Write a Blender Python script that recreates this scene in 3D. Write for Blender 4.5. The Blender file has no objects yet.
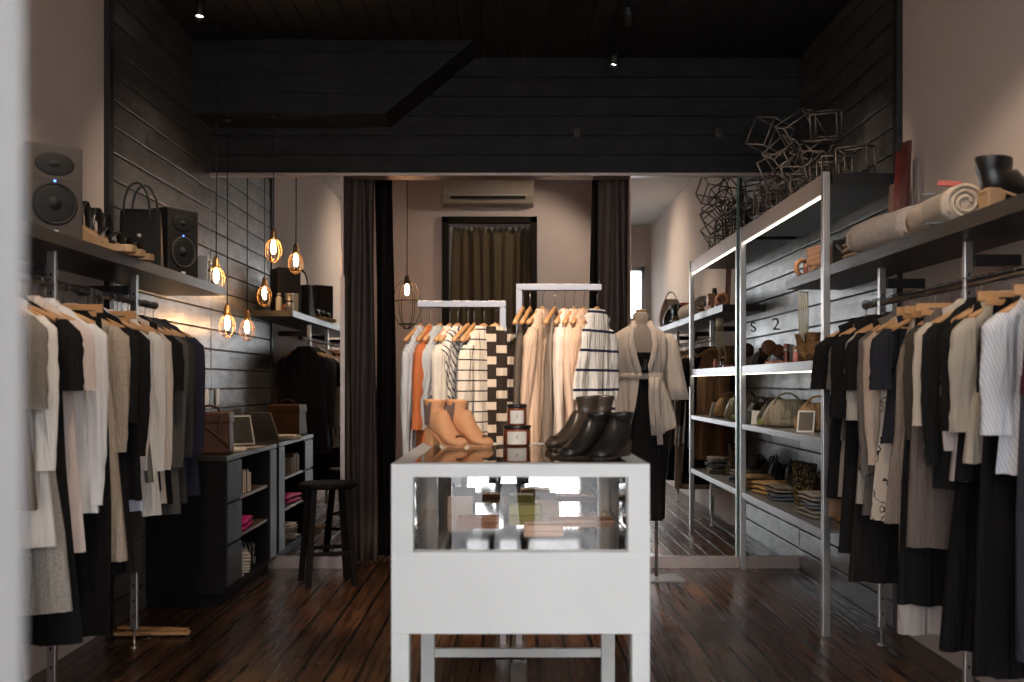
import bpy, math, random
from mathutils import Vector, Matrix, Euler
R = math.radians
rnd = random.Random(7)
C = bpy.context.scene.collection

# ---------------------------------------------------------------- camera, world, sun, exposure
cam_data = bpy.data.cameras.new('camera'); cam = bpy.data.objects.new('camera', cam_data); C.objects.link(cam)
cam.location = (0, 0, 1.3); cam.rotation_euler = (R(90), 0, 0)
cam_data.sensor_width = 36; cam_data.lens = 36 * 1000 / 1024
cam_data.shift_x = 2 / 1024; cam_data.shift_y = 42 / 1024
cam_data.clip_start = 0.05
cam_data.dof.use_dof = True; cam_data.dof.focus_distance = 6.0; cam_data.dof.aperture_fstop = 2.2
bpy.context.scene.camera = cam
world = bpy.data.worlds.new('sky'); bpy.context.scene.world = world; world.use_nodes = True
wn = world.node_tree; bg = wn.nodes['Background']
bg.inputs[0].default_value = (0.93, 0.96, 1.0, 1); bg.inputs[1].default_value = 6.0
sun_d = bpy.data.lights.new('sun', 'SUN'); sun = bpy.data.objects.new('sun', sun_d); C.objects.link(sun)
sun_d.energy = 5; sun_d.angle = R(0.6); sun.rotation_euler = (R(28), R(20), 0)
vs = bpy.context.scene.view_settings
vs.view_transform = 'Standard'; vs.look = 'None'; vs.exposure = 0.22; vs.gamma = 1.0; vs.use_curve_mapping = False

D = 7.03; XL = -2.12; XR = 2.05; ZC = 3.585; YF = -0.5; YP = 5.22
# daylight portals in the shop-front openings
def portal(x0, x1, z0, z1):
    d = bpy.data.lights.new('daylight_portal', 'AREA'); d.shape = 'RECTANGLE'; d.size = x1 - x0; d.size_y = z1 - z0
    d.cycles.is_portal = True
    o = bpy.data.objects.new('daylight_portal', d); C.objects.link(o)
    o.location = ((x0 + x1) / 2, YF - .12, (z0 + z1) / 2); o.rotation_euler = (R(90), 0, 0)
    return o

# ---------------------------------------------------------------- materials
def mat(name, col, rough=.6, metal=0, var=.12, scale=14, bump=0, bscale=60, spec=.5, emit=None, estr=0, sheen=0, coat=0, alpha=None, trans=0):
    m = bpy.data.materials.new(name); m.use_nodes = True
    nt = m.node_tree; b = nt.nodes['Principled BSDF']
    b.inputs['Roughness'].default_value = rough; b.inputs['Metallic'].default_value = metal
    b.inputs['Specular IOR Level'].default_value = spec
    tc = nt.nodes.new('ShaderNodeTexCoord')
    n = nt.nodes.new('ShaderNodeTexNoise'); n.inputs['Scale'].default_value = scale; n.inputs['Detail'].default_value = 4
    nt.links.new(tc.outputs['Object'], n.inputs['Vector'])
    mx = nt.nodes.new('ShaderNodeMix'); mx.data_type = 'RGBA'
    mx.inputs[6].default_value = (*[max(0, c * (1 - var)) for c in col], 1)
    mx.inputs[7].default_value = (*[min(1, c * (1 + var)) for c in col], 1)
    nt.links.new(n.outputs['Fac'], mx.inputs[0]); nt.links.new(mx.outputs[2], b.inputs['Base Color'])
    if bump:
        n2 = nt.nodes.new('ShaderNodeTexNoise'); n2.inputs['Scale'].default_value = bscale; n2.inputs['Detail'].default_value = 3
        nt.links.new(tc.outputs['Object'], n2.inputs['Vector'])
        bp = nt.nodes.new('ShaderNodeBump'); bp.inputs['Strength'].default_value = bump; bp.inputs['Distance'].default_value = .01
        nt.links.new(n2.outputs['Fac'], bp.inputs['Height']); nt.links.new(bp.outputs[0], b.inputs['Normal'])
    if emit:
        b.inputs['Emission Color'].default_value = (*emit, 1); b.inputs['Emission Strength'].default_value = estr
    if sheen: b.inputs['Sheen Weight'].default_value = sheen
    if coat: b.inputs['Coat Weight'].default_value = coat; b.inputs['Coat Roughness'].default_value = .15
    if trans: b.inputs['Transmission Weight'].default_value = trans
    return m
_cl = {}
def creases(m, st=.9):
    nt = m.node_tree; b = nt.nodes['Principled BSDF']; tc = nt.nodes.new('ShaderNodeTexCoord'); mp = nt.nodes.new('ShaderNodeMapping'); mp.inputs['Scale'].default_value = (26, 8, 2.2)
    nt.links.new(tc.outputs['Object'], mp.inputs[0]); n = nt.nodes.new('ShaderNodeTexNoise'); n.inputs['Scale'].default_value = 1; n.inputs['Detail'].default_value = 3; n.inputs['Distortion'].default_value = .8
    nt.links.new(mp.outputs[0], n.inputs[0]); bp = nt.nodes.new('ShaderNodeBump'); bp.inputs['Strength'].default_value = st; bp.inputs['Distance'].default_value = .03
    nt.links.new(n.outputs['Fac'], bp.inputs['Height'])
    if b.inputs['Normal'].links: nt.links.new(b.inputs['Normal'].links[0].from_socket, bp.inputs['Normal'])
    nt.links.new(bp.outputs[0], b.inputs['Normal']); return m
def cloth(col, kind='plain', key=None):
    k = (col, kind)
    if k not in _cl:
        nm = 'cloth_' + str(len(_cl))
        if kind == 'tweed': _cl[k] = mat(nm, col, .95, var=.55, scale=140, bump=.5, bscale=220, spec=.1)
        elif kind == 'knit': _cl[k] = mat(nm, col, .95, var=.2, scale=60, bump=.6, bscale=160, spec=.1)
        elif kind == 'sparkle': _cl[k] = mat(nm, col, .5, var=.8, scale=180, bump=.5, bscale=200, spec=.6)
        else: _cl[k] = mat(nm, col, .85, var=.07, scale=9, bump=.12, bscale=45, spec=.15)
        creases(_cl[k])
    return _cl[k]
def stripes(name, base, line, freq, width, vec=(0, 0, 1), chev=False, rough=.85, stagger=False):
    m = mat(name, base, rough, spec=.15); nt = m.node_tree; b = nt.nodes['Principled BSDF']
    tc = nt.nodes.new('ShaderNodeTexCoord'); src = tc.outputs['Object']
    if stagger:
        sn = nt.nodes.new('ShaderNodeVectorMath'); sn.operation = 'SNAP'; sn.inputs[1].default_value = (.055, 1000, .0001); nt.links.new(src, sn.inputs[0]); src = sn.outputs[0]
    if chev:
        ab = nt.nodes.new('ShaderNodeVectorMath'); ab.operation = 'ABSOLUTE'; nt.links.new(src, ab.inputs[0]); src = ab.outputs[0]
    d = nt.nodes.new('ShaderNodeVectorMath'); d.operation = 'DOT_PRODUCT'; d.inputs[1].default_value = vec
    nt.links.new(src, d.inputs[0])
    a = nt.nodes.new('ShaderNodeMath'); a.operation = 'MULTIPLY'; a.inputs[1].default_value = freq; nt.links.new(d.outputs['Value'], a.inputs[0])
    f = nt.nodes.new('ShaderNodeMath'); f.operation = 'FRACT'; nt.links.new(a.outputs[0], f.inputs[0])
    l = nt.nodes.new('ShaderNodeMath'); l.operation = 'LESS_THAN'; l.inputs[1].default_value = width; nt.links.new(f.outputs[0], l.inputs[0])
    old = b.inputs['Base Color'].links[0].from_socket
    mx = nt.nodes.new('ShaderNodeMix'); mx.data_type = 'RGBA'; mx.inputs[7].default_value = (*line, 1)
    nt.links.new(l.outputs[0], mx.inputs[0]); nt.links.new(old, mx.inputs[6]); nt.links.new(mx.outputs[2], b.inputs['Base Color'])
    return creases(m)
def checker(name, a, b_, scale):
    m = mat(name, a, .9, spec=.1); nt = m.node_tree; b = nt.nodes['Principled BSDF']
    tc = nt.nodes.new('ShaderNodeTexCoord'); ch = nt.nodes.new('ShaderNodeTexBrick')
    ch.offset = .5; ch.inputs['Scale'].default_value = scale
    ch.inputs['Color1'].default_value = (*a, 1); ch.inputs['Color2'].default_value = (*a, 1); ch.inputs['Mortar'].default_value = (*b_, 1)
    ch.inputs['Mortar Size'].default_value = .06; ch.inputs['Mortar Smooth'].default_value = 0
    ch.inputs['Brick Width'].default_value = .35; ch.inputs['Row Height'].default_value = .16
    mp = nt.nodes.new('ShaderNodeMapping'); mp.inputs['Rotation'].default_value = (R(90), 0, 0)
    nt.links.new(tc.outputs['Object'], mp.inputs[0]); nt.links.new(mp.outputs[0], ch.inputs[0]); nt.links.new(ch.outputs[0], b.inputs['Base Color'])
    return m
def blotch(name, base, ink, scale=16, thr=.55):
    m = mat(name, base, .85, spec=.15); nt = m.node_tree; b = nt.nodes['Principled BSDF']
    tc = nt.nodes.new('ShaderNodeTexCoord'); n = nt.nodes.new('ShaderNodeTexNoise'); n.inputs['Scale'].default_value = scale
    nt.links.new(tc.outputs['Object'], n.inputs[0])
    s = nt.nodes.new('ShaderNodeMath'); s.operation = 'SUBTRACT'; s.inputs[1].default_value = thr; nt.links.new(n.outputs['Fac'], s.inputs[0])
    a = nt.nodes.new('ShaderNodeMath'); a.operation = 'ABSOLUTE'; nt.links.new(s.outputs[0], a.inputs[0])
    l = nt.nodes.new('ShaderNodeMath'); l.operation = 'LESS_THAN'; l.inputs[1].default_value = .018; nt.links.new(a.outputs[0], l.inputs[0])
    mx = nt.nodes.new('ShaderNodeMix'); mx.data_type = 'RGBA'; mx.inputs[6].default_value = (*base, 1); mx.inputs[7].default_value = (*ink, 1)
    nt.links.new(l.outputs[0], mx.inputs[0]); nt.links.new(mx.outputs[2], b.inputs['Base Color'])
    return m
def plank_mat(name, col, rough, knots=True):
    m = bpy.data.materials.new(name); m.use_nodes = True; nt = m.node_tree; b = nt.nodes['Principled BSDF']
    tc = nt.nodes.new('ShaderNodeTexCoord')
    mp = nt.nodes.new('ShaderNodeMapping'); mp.inputs['Scale'].default_value = (1.2, 1.2, 9)
    nt.links.new(tc.outputs['Object'], mp.inputs[0])
    n = nt.nodes.new('ShaderNodeTexNoise'); n.inputs['Scale'].default_value = 3; n.inputs['Detail'].default_value = 8; n.inputs['Roughness'].default_value = .65
    nt.links.new(mp.outputs[0], n.inputs[0])
    v = nt.nodes.new('ShaderNodeTexNoise'); v.inputs['Scale'].default_value = 7; v.inputs['Detail'].default_value = 5; nt.links.new(tc.outputs['Object'], v.inputs[0])
    ad = nt.nodes.new('ShaderNodeMath'); ad.operation = 'MULTIPLY'; nt.links.new(n.outputs['Fac'], ad.inputs[0]); nt.links.new(v.outputs['Fac'], ad.inputs[1])
    cr = nt.nodes.new('ShaderNodeValToRGB'); nt.links.new(ad.outputs[0], cr.inputs[0])
    cr.color_ramp.elements[0].position = .12; cr.color_ramp.elements[0].color = (*[c * .45 for c in col], 1)
    cr.color_ramp.elements[1].position = .42; cr.color_ramp.elements[1].color = (*[c * 1.5 for c in col], 1)
    nt.links.new(cr.outputs[0], b.inputs['Base Color'])
    rr = nt.nodes.new('ShaderNodeMapRange'); rr.inputs[3].default_value = rough - .12; rr.inputs[4].default_value = rough + .15
    nt.links.new(v.outputs['Fac'], rr.inputs[0]); nt.links.new(rr.outputs[0], b.inputs['Roughness'])
    bp = nt.nodes.new('ShaderNodeBump'); bp.inputs['Strength'].default_value = .35; bp.inputs['Distance'].default_value = .01
    nt.links.new(n.outputs['Fac'], bp.inputs['Height']); nt.links.new(bp.outputs[0], b.inputs['Normal'])
    return m
def floor_mat():
    m = bpy.data.materials.new('floor_boards'); m.use_nodes = True; nt = m.node_tree; b = nt.nodes['Principled BSDF']
    tc = nt.nodes.new('ShaderNodeTexCoord')
    mp = nt.nodes.new('ShaderNodeMapping'); mp.inputs['Rotation'].default_value = (0, 0, R(90)); nt.links.new(tc.outputs['Object'], mp.inputs[0])
    br = nt.nodes.new('ShaderNodeTexBrick'); br.inputs['Scale'].default_value = 1; br.inputs['Brick Width'].default_value = 2.3
    br.inputs['Row Height'].default_value = .135; br.inputs['Mortar Size'].default_value = .009; br.inputs['Mortar Smooth'].default_value = .3
    br.inputs['Color1'].default_value = (.9, .9, .9, 1); br.inputs['Color2'].default_value = (.5, .5, .5, 1); br.inputs['Mortar'].default_value = (.01, .01, .01, 1)
    nt.links.new(mp.outputs[0], br.inputs[0])
    m2 = nt.nodes.new('ShaderNodeMapping'); m2.inputs['Scale'].default_value = (14, .5, 1); nt.links.new(tc.outputs['Object'], m2.inputs[0])
    g = nt.nodes.new('ShaderNodeTexNoise'); g.inputs['Scale'].default_value = 3; g.inputs['Detail'].default_value = 7; nt.links.new(m2.outputs[0], g.inputs[0])
    w = nt.nodes.new('ShaderNodeTexNoise'); w.inputs['Scale'].default_value = .9; w.inputs['Detail'].default_value = 3; nt.links.new(tc.outputs['Object'], w.inputs[0])
    ml = nt.nodes.new('ShaderNodeMath'); ml.operation = 'MULTIPLY'; nt.links.new(g.outputs['Fac'], ml.inputs[0]); nt.links.new(w.outputs['Fac'], ml.inputs[1])
    cr = nt.nodes.new('ShaderNodeValToRGB'); nt.links.new(ml.outputs[0], cr.inputs[0])
    e = cr.color_ramp.elements; e[0].position = .14; e[0].color = (.030, .013, .008, 1); e[1].position = .42; e[1].color = (.24, .105, .04, 1)
    x = e.new(.28); x.color = (.09, .038, .019, 1)
    mx = nt.nodes.new('ShaderNodeMix'); mx.data_type = 'RGBA'; mx.blend_type = 'MULTIPLY'; mx.inputs[0].default_value = 1
    nt.links.new(cr.outputs[0], mx.inputs[6]); nt.links.new(br.outputs[0], mx.inputs[7]); nt.links.new(mx.outputs[2], b.inputs['Base Color'])
    rr = nt.nodes.new('ShaderNodeMapRange'); rr.inputs[3].default_value = .20; rr.inputs[4].default_value = .36
    nt.links.new(g.outputs['Fac'], rr.inputs[0]); nt.links.new(rr.outputs[0], b.inputs['Roughness'])
    bp = nt.nodes.new('ShaderNodeBump'); bp.inputs['Strength'].default_value = 1; bp.inputs['Distance'].default_value = .006
    nt.links.new(br.outputs['Fac'], bp.inputs['Height']); bp.invert = True
    b2 = nt.nodes.new('ShaderNodeBump'); b2.inputs['Strength'].default_value = .04; b2.inputs['Distance'].default_value = .004
    nt.links.new(g.outputs['Fac'], b2.inputs['Height']); nt.links.new(bp.outputs[0], b2.inputs['Normal']); nt.links.new(b2.outputs[0], b.inputs['Normal'])
    return m
def glass_mat(name, tint=(1, 1, 1), rough=0.0):
    m = bpy.data.materials.new(name); m.use_nodes = True; nt = m.node_tree; nt.nodes.remove(nt.nodes['Principled BSDF'])
    out = nt.nodes['Material Output']
    t = nt.nodes.new('ShaderNodeBsdfTransparent'); t.inputs[0].default_value = (*tint, 1)
    g = nt.nodes.new('ShaderNodeBsdfGlossy'); g.inputs['Roughness'].default_value = rough
    fr = nt.nodes.new('ShaderNodeFresnel'); fr.inputs[0].default_value = 1.5
    mx = nt.nodes.new('ShaderNodeMixShader'); nt.links.new(fr.outputs[0], mx.inputs[0]); nt.links.new(t.outputs[0], mx.inputs[1]); nt.links.new(g.outputs[0], mx.inputs[2])
    nt.links.new(mx.outputs[0], out.inputs[0])
    return m
def emis(name, col, s):
    m = mat(name, col, .4, emit=col, estr=s); return m

mWall = mat('wall_plaster', (.60, .515, .47), .9, var=.04, scale=3, bump=.05, bscale=30, spec=.2)
mWallBack = mat('back_plaster', (.66, .56, .53), .9, var=.04, scale=3, spec=.2)
mCeilW = mat('white_ceiling', (.6, .57, .54), .9, var=.03, spec=.2)
def mottle(m):
    nt = m.node_tree; b_ = nt.nodes['Principled BSDF']; tc = nt.nodes.new('ShaderNodeTexCoord'); mp = nt.nodes.new('ShaderNodeMapping'); mp.inputs['Scale'].default_value = (2.5, 2.5, 6); nt.links.new(tc.outputs['Object'], mp.inputs[0])
    n = nt.nodes.new('ShaderNodeTexNoise'); n.inputs['Scale'].default_value = 2.2; n.inputs['Detail'].default_value = 9; n.inputs['Roughness'].default_value = .7; nt.links.new(mp.outputs[0], n.inputs[0])
    r = nt.nodes.new('ShaderNodeMapRange'); r.inputs[1].default_value = .38; r.inputs[2].default_value = .66; r.inputs[3].default_value = .1; r.inputs[4].default_value = .8; nt.links.new(n.outputs['Fac'], r.inputs[0]); nt.links.new(r.outputs[0], b_.inputs['Coat Weight'])
mPlank = plank_mat('black_planks', (.062, .057, .055), .36)
mPlank.node_tree.nodes['Principled BSDF'].inputs['Coat Weight'].default_value = .9; mPlank.node_tree.nodes['Principled BSDF'].inputs['Coat Roughness'].default_value = .34; mPlank.node_tree.nodes['Principled BSDF'].inputs['IOR'].default_value = 1.5; mottle(mPlank)
mPlankC = plank_mat('black_ceiling_planks', (.019, .018, .0175), .6); mPlankC.node_tree.nodes['Principled BSDF'].inputs['Specular IOR Level'].default_value = .3
mBlack = mat('black_paint', (.012, .012, .012), .5)
mFloor = floor_mat()
mWhiteWood = mat('white_painted_wood', (.70, .70, .68), .5, var=.05, scale=5, bump=.15, bscale=25)
mDoorW = mat('white_door_paint', (.62, .64, .65), .5, var=.03)
mSteel = mat('brushed_steel', (.50, .48, .46), .33, 1, var=.08, scale=30)
mShelfSteel = mat('grey_metal_shelf', (.33, .33, .34), .35, .6, var=.08, scale=20)
mChrome = mat('chrome', (.27, .255, .26), .38, 1, var=.02)
mMirror = mat('mirror_silver', (.90, .91, .90), .0, 1, var=0)
mGlassEdge = mat('glass_edge', (.12, .3, .27), .15, var=.05, spec=.8)
mGlass = glass_mat('clear_glass')
mDarkShelf = mat('dark_shelf_metal', (.020, .018, .017), .4, 0, spec=.35, var=.15, scale=10)
mShelfEdge = mat('grey_shelf_edge', (.06, .055, .052), .4, .2, var=.1)
mRust = mat('copper_tinted_metal', (.45, .36, .32), .35, .8, var=.15, scale=20)
mWood = mat('hanger_wood', (.46, .24, .10), .45, var=.2, scale=25)
mWoodD = mat('dark_stool_wood', (.008, .005, .004), .5, spec=.12, var=.3, scale=20)
mCounter = mat('dark_counter_lacquer', (.022, .020, .020), .42, var=.25, scale=12, spec=.3)
mCarcass = mat('black_stained_carcass', (.007, .006, .006), .6, var=.3, scale=12, spec=.15)
mCounterTop = mat('counter_top_dark', (.03, .026, .024), .4, spec=.35, var=.25, scale=12)
mCurtain = mat('brown_curtain', (.14, .105, .09), .95, var=.15, scale=6, spec=.05)
mCurtainD = mat('dark_curtain', (.022, .017, .015), .95, spec=.05, var=.15, scale=6)
mCurtainG = mat('olive_brown_curtain', (.12, .085, .045), .85, var=.15, scale=6)
mLeather = mat('brown_leather', (.06, .024, .012), .55, spec=.25, var=.3, scale=25, bump=.15, bscale=60)
mBlkLeather = mat('black_leather', (.012, .011, .010), .3, var=.2, scale=20, bump=.08, bscale=40)
mBagBlack = mat('matt_black_leather', (.010, .009, .008), .6, var=.2, scale=20, bump=.1, bscale=40, spec=.2)
mTan = mat('tan_suede', (.70, .34, .16), .8, var=.12, scale=30, bump=.08)
mTanGrey = mat('taupe_gusset', (.20, .13, .11), .7, var=.1)
mCork = mat('cork_wood', (.42, .26, .14), .6, var=.25, scale=60)
mSole = mat('dark_sole', (.05, .03, .02), .6)
mSpk = mat('speaker_grey', (.060, .050, .045), .55, spec=.25, var=.05, bump=.04, bscale=200)
mSpkB = mat('speaker_black', (.014, .012, .012), .45, spec=.3, var=.05)
mCone = mat('speaker_cone', (.010, .010, .010), .5, spec=.25)
mBrass = mat('aged_brass', (.55, .33, .14), .3, 1, var=.2, scale=40)
mCord = mat('black_cord', (.01, .01, .01), .7)
mBulb = emis('glowing_filament', (1, .55, .24), 110)
mBulbC = emis('glowing_bulb_core', (1, .78, .5), 90)
mLed = emis('led_strip', (1, .93, .74), 3.5)
mSpotE = emis('spot_lens', (1, .93, .8), 14)
mBlue = emis('blue_led', (.1, .25, 1), 3)
mWhiteP = mat('white_plastic', (.62, .6, .57), .45, var=.03)
mPaper = mat('paper', (.62, .55, .48), .8, var=.06)
mPink = mat('magenta_cloth', (.62, .015, .20), .7, var=.15, scale=20)
mAmber = mat('amber_glass', (.22, .05, .02), .25, var=.1, coat=.6)
mLabel = mat('white_label', (.72, .68, .62), .7, var=.02)
mInk = mat('black_ink', (.02, .02, .02), .6)
mGold = mat('gold_metal', (.6, .38, .15), .3, 1)
mWire = mat('dark_iron_wire', (.10, .08, .07), .5, .3)
mAcrylic = glass_mat('acrylic', (.93, .95, .95))
mStreet = mat('pale_pavement', (.32, .32, .33), .8, var=.8, scale=1.1, bump=.1)
mSkin = mat('skin', (.5, .3, .22), .6)
mRed = mat('dark_red_lacquer', (.15, .02, .02), .4)
mTowel = mat('oatmeal_wool', (.50, .44, .40), .95, var=.3, scale=50, bump=1, bscale=150)
mTowel2 = mat('cream_wool', (.55, .46, .38), .95, var=.12, scale=60, bump=.5, bscale=150)
mScreen = mat('screen_dark', (.05, .045, .035), .2, coat=.6)
mSilver = mat('silver_laptop', (.5, .46, .42), .35, .7)

# ---------------------------------------------------------------- mesh helpers
class M:
    def __init__(s): s.v = []; s.f = []; s.sm = []
    def add(s, vs, fs, smooth=False, mtx=None):
        o = len(s.v); s.v += [tuple(mtx @ Vector(v)) for v in vs] if mtx is not None else [tuple(v) for v in vs]
        s.f += [tuple(i + o for i in f) for f in fs]; s.sm += [smooth] * len(fs); return s
    def box(s, x0, x1, y0, y1, z0, z1, mtx=None):
        vs = [(x, y, z) for z in (z0, z1) for y in (y0, y1) for x in (x0, x1)]
        return s.add(vs, [(0, 2, 3, 1), (4, 5, 7, 6), (0, 1, 5, 4), (2, 6, 7, 3), (0, 4, 6, 2), (1, 3, 7, 5)], False, mtx)
    def cbox(s, c, d, rot=None):
        m = Matrix.Translation(c) @ (Euler(rot).to_matrix().to_4x4() if rot else Matrix())
        return s.box(-d[0] / 2, d[0] / 2, -d[1] / 2, d[1] / 2, -d[2] / 2, d[2] / 2, m)
    def taper(s, z0, z1, w0, d0, w1, d1, mtx=None, o0=(0, 0), o1=(0, 0)):
        vs = []
        for z, w, d, o in ((z0, w0, d0, o0), (z1, w1, d1, o1)):
            vs += [(o[0] - w / 2, o[1] - d / 2, z), (o[0] + w / 2, o[1] - d / 2, z), (o[0] - w / 2, o[1] + d / 2, z), (o[0] + w / 2, o[1] + d / 2, z)]
        return s.add(vs, [(0, 2, 3, 1), (4, 5, 7, 6), (0, 1, 5, 4), (2, 6, 7, 3), (0, 4, 6, 2), (1, 3, 7, 5)], False, mtx)
    def loft(s, rings, cap0=True, cap1=True, smooth=True, closed=True, mtx=None):
        n = len(rings[0]); vs = [p for r in rings for p in r]; fs = []
        for i in range(len(rings) - 1):
            for j in range(n if closed else n - 1):
                k = (j + 1) % n; fs.append((i * n + j, i * n + k, (i + 1) * n + k, (i + 1) * n + j))
        if cap0: fs.append(tuple(range(n))[::-1])
        if cap1: fs.append(tuple((len(rings) - 1) * n + j for j in range(n)))
        return s.add(vs, fs, smooth, mtx)
    def lathe(s, prof, seg=20, c=(0, 0, 0), mtx=None, cap=True):
        rings = [[(c[0] + r * math.cos(2 * math.pi * j / seg), c[1] + r * math.sin(2 * math.pi * j / seg), c[2] + z) for j in range(seg)] for r, z in prof]
        return s.loft(rings, cap, cap, True, True, mtx)
    def tube(s, pts, r, seg=8, mtx=None, cap=True, flat=1):
        pts = [Vector(p) for p in pts]; rings = []; rr = r if isinstance(r, (list, tuple)) else [r] * len(pts)
        up = None
        for i, p in enumerate(pts):
            t = (pts[min(i + 1, len(pts) - 1)] - pts[max(i - 1, 0)]).normalized()
            if up is None:
                up = Vector((0, 0, 1)) if abs(t.z) < .9 else Vector((0, 1, 0))
            a = t.cross(up)
            if a.length < 1e-4: a = t.orthogonal()
            a.normalize(); b = a.cross(t).normalized(); up = b
            rings.append([tuple(p + (a * math.cos(2 * math.pi * j / seg) + b * math.sin(2 * math.pi * j / seg) * flat) * rr[i]) for j in range(seg)])
        return s.loft(rings, cap, cap, True, True, mtx)
    def build(s, name, m, parent=None, bevel=0, sub=0, loc=None, rot=None, solid=0):
        me = bpy.data.meshes.new(name); me.from_pydata(s.v, [], s.f); me.materials.append(m)
        for p, q in zip(me.polygons, s.sm): p.use_smooth = q
        me.update(); o = bpy.data.objects.new(name, me); C.objects.link(o)
        if parent: o.parent = parent
        if loc: o.location = loc
        if rot: o.rotation_euler = rot
        if solid:
            d = o.modifiers.new('solid', 'SOLIDIFY'); d.thickness = solid; d.offset = 0
        if bevel:
            d = o.modifiers.new('bevel', 'BEVEL'); d.width = bevel; d.segments = 2; d.limit_method = 'ANGLE'; d.angle_limit = R(40)
        if sub:
            d = o.modifiers.new('sub', 'SUBSURF'); d.levels = sub; d.render_levels = sub
        return o
def tag(o, label, cat, group=None, kind=None):
    o['label'] = label; o['category'] = cat
    if group: o['group'] = group
    if kind: o['kind'] = kind
    return o
def empty(name, label, cat, loc, rz=0, group=None):
    o = bpy.data.objects.new(name, None); C.objects.link(o); o.empty_display_size = .1
    o.location = loc; o.rotation_euler = (0, 0, rz); return tag(o, label, cat, group)
def struct(o): o['kind'] = 'structure'; return o
def copy_tree(o, parent=None):
    c = o.copy(); C.objects.link(c); c.parent = parent
    for ch in list(o.children): copy_tree(ch, c)
    return c
def txt(body, m, size, parent, loc, rot, name='lettering', depth=.0008):
    cu = bpy.data.curves.new(name, 'FONT'); cu.body = body; cu.size = size; cu.align_x = 'CENTER'; cu.align_y = 'CENTER'; cu.extrude = depth
    cu.materials.append(m); tmp = bpy.data.objects.new(name, cu); C.objects.link(tmp)
    me = bpy.data.meshes.new_from_object(tmp.evaluated_get(bpy.context.evaluated_depsgraph_get())); bpy.data.objects.remove(tmp); bpy.data.curves.remove(cu)
    if not me.materials: me.materials.append(m)
    o = bpy.data.objects.new(name, me); C.objects.link(o); o.parent = parent; o.location = loc; o.rotation_euler = rot
    return o
def arc(cx, cz, r, a0, a1, n, y=0, rz=None):
    rz = rz or r
    return [(cx + r * math.cos(R(a0 + (a1 - a0) * i / n)), y, cz + rz * math.sin(R(a0 + (a1 - a0) * i / n))) for i in range(n + 1)]

# ================================================================ THE SETTING
def sbox(name, m, x0, x1, y0, y1, z0, z1, bevel=0):
    return struct(M().box(x0, x1, y0, y1, z0, z1).build(name, m, None, bevel))
sbox('floor', mFloor, -2.4, 2.4, YF - .1, 9.6, -.08, 0)
sbox('ground', mStreet, -30, 30, -30, YF - .1, -.14, -.04)
sbox('wall_left', mWall, XL - .2, XL, YF, YP, 0, ZC)
sbox('wall_right', mWall, XR, XR + .2, YF, YP, 0, ZC)
sbox('ceiling_front', mCeilW, XL - .2, XR + .2, YF - .2, YP, ZC, ZC + .15)
sbox('ceiling_fitting_room', mWallBack, -2.4, 2.4, D + .12, 9.6, 3.3, 3.4)
# shop front: piers and lintel round two windows and the door
f = M()
yf0, yf1 = YF - .2, YF
f.box(XL - .2, -1.95, yf0, yf1, 0, ZC); f.box(1.98, XR + .2, yf0, yf1, 0, ZC)
f.box(-.85, -.62, yf0, yf1, 0, ZC); f.box(.62, .85, yf0, yf1, 0, ZC)
f.box(-1.95, -.85, yf0, yf1, 0, .35); f.box(.85, 1.98, yf0, yf1, 0, .35)
f.box(-1.95, -.85, yf0, yf1, 3.0, ZC); f.box(.85, 1.98, yf0, yf1, 3.0, ZC); f.box(-.62, .62, yf0, yf1, 2.75, ZC)
struct(f.build('wall_front', mWall))
portal(-1.95, -.85, .35, 3.0); portal(.85, 1.98, .35, 3.0); portal(-.62, .62, 0, 2.75)
for i, (a, b) in enumerate(((-1.95, -.85), (.85, 1.98))):
    w = empty('window_%d' % (i + 1), '', '', (0, 0, 0)); del w['label']; del w['category']; struct(w)
    g = M(); t = .06
    g.box(a, b, YF - .14, YF - .06, .35, .35 + t); g.box(a, b, YF - .14, YF - .06, 3.0 - t, 3.0)
    g.box(a, a + t, YF - .14, YF - .06, .35, 3.0); g.box(b - t, b, YF - .14, YF - .06, .35, 3.0); g.box(a, b, YF - .14, YF - .06, 2.2, 2.25)
    g.build('window_frame', mDoorW, w)
    M().box(a + t, b - t, YF - .105, YF - .095, .41, 2.94).build('glass_pane', mGlass, w)
# open shop door: leaf swung into the room
d = empty('door_1', '', '', (-.60, YF + .02, 0), R(78)); del d['label']; del d['category']; struct(d)
g = M(); g.box(0, .12, -.025, .025, .02, 2.7); g.box(1.07, 1.19, -.025, .025, .02, 2.7); g.box(.12, 1.07, -.025, .025, .02, .3); g.box(.12, 1.07, -.025, .025, 2.58, 2.7)
g.build('door_frame', mDoorW, d, .004)
M().box(.12, 1.07, -.012, .012, .3, 2.58).build('door_panel', mDoorW, d)
g = M(); g.tube([(1.10, .025, 1.0), (1.10, .07, 1.0), (1.10, .07, 1.3), (1.10, .025, 1.3)], .01); g.build('door_handle', mSteel, d)

# black plank walls, one box per board
def board_wall(name, side):
    m = M(); n = int(ZC / .14) + 1
    for i in range(n):
        z0 = i * .14 + .002; z1 = min(z0 + .130, ZC)
        j = rnd.uniform(-.0015, .0015)
        x = XL if side < 0 else XR
        if side < 0: m.box(x - .02, x + .018 + j, YP + .05, D, z0, z1)
        else: m.box(x - .018 + j, x + .02, YP + .05, D, z0, z1)
    o = struct(m.build(name, mPlank, None, .003))
    x0, x1 = (XL - .2, XL - .005) if side < 0 else (XR + .005, XR + .2)
    M().box(x0, x1, YP, D + .2, 0, ZC).build('wall_backing', mBlack, o)
board_wall('wall_left_panelling', -1); board_wall('wall_right_panelling', 1)
sbox('trim_1', mBlack, XL - .01, XL + .03, YP, YP + .06, 0, ZC, .003)
sbox('trim_2', mBlack, XR - .03, XR + .01, YP, YP + .06, 0, ZC, .003)
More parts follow.
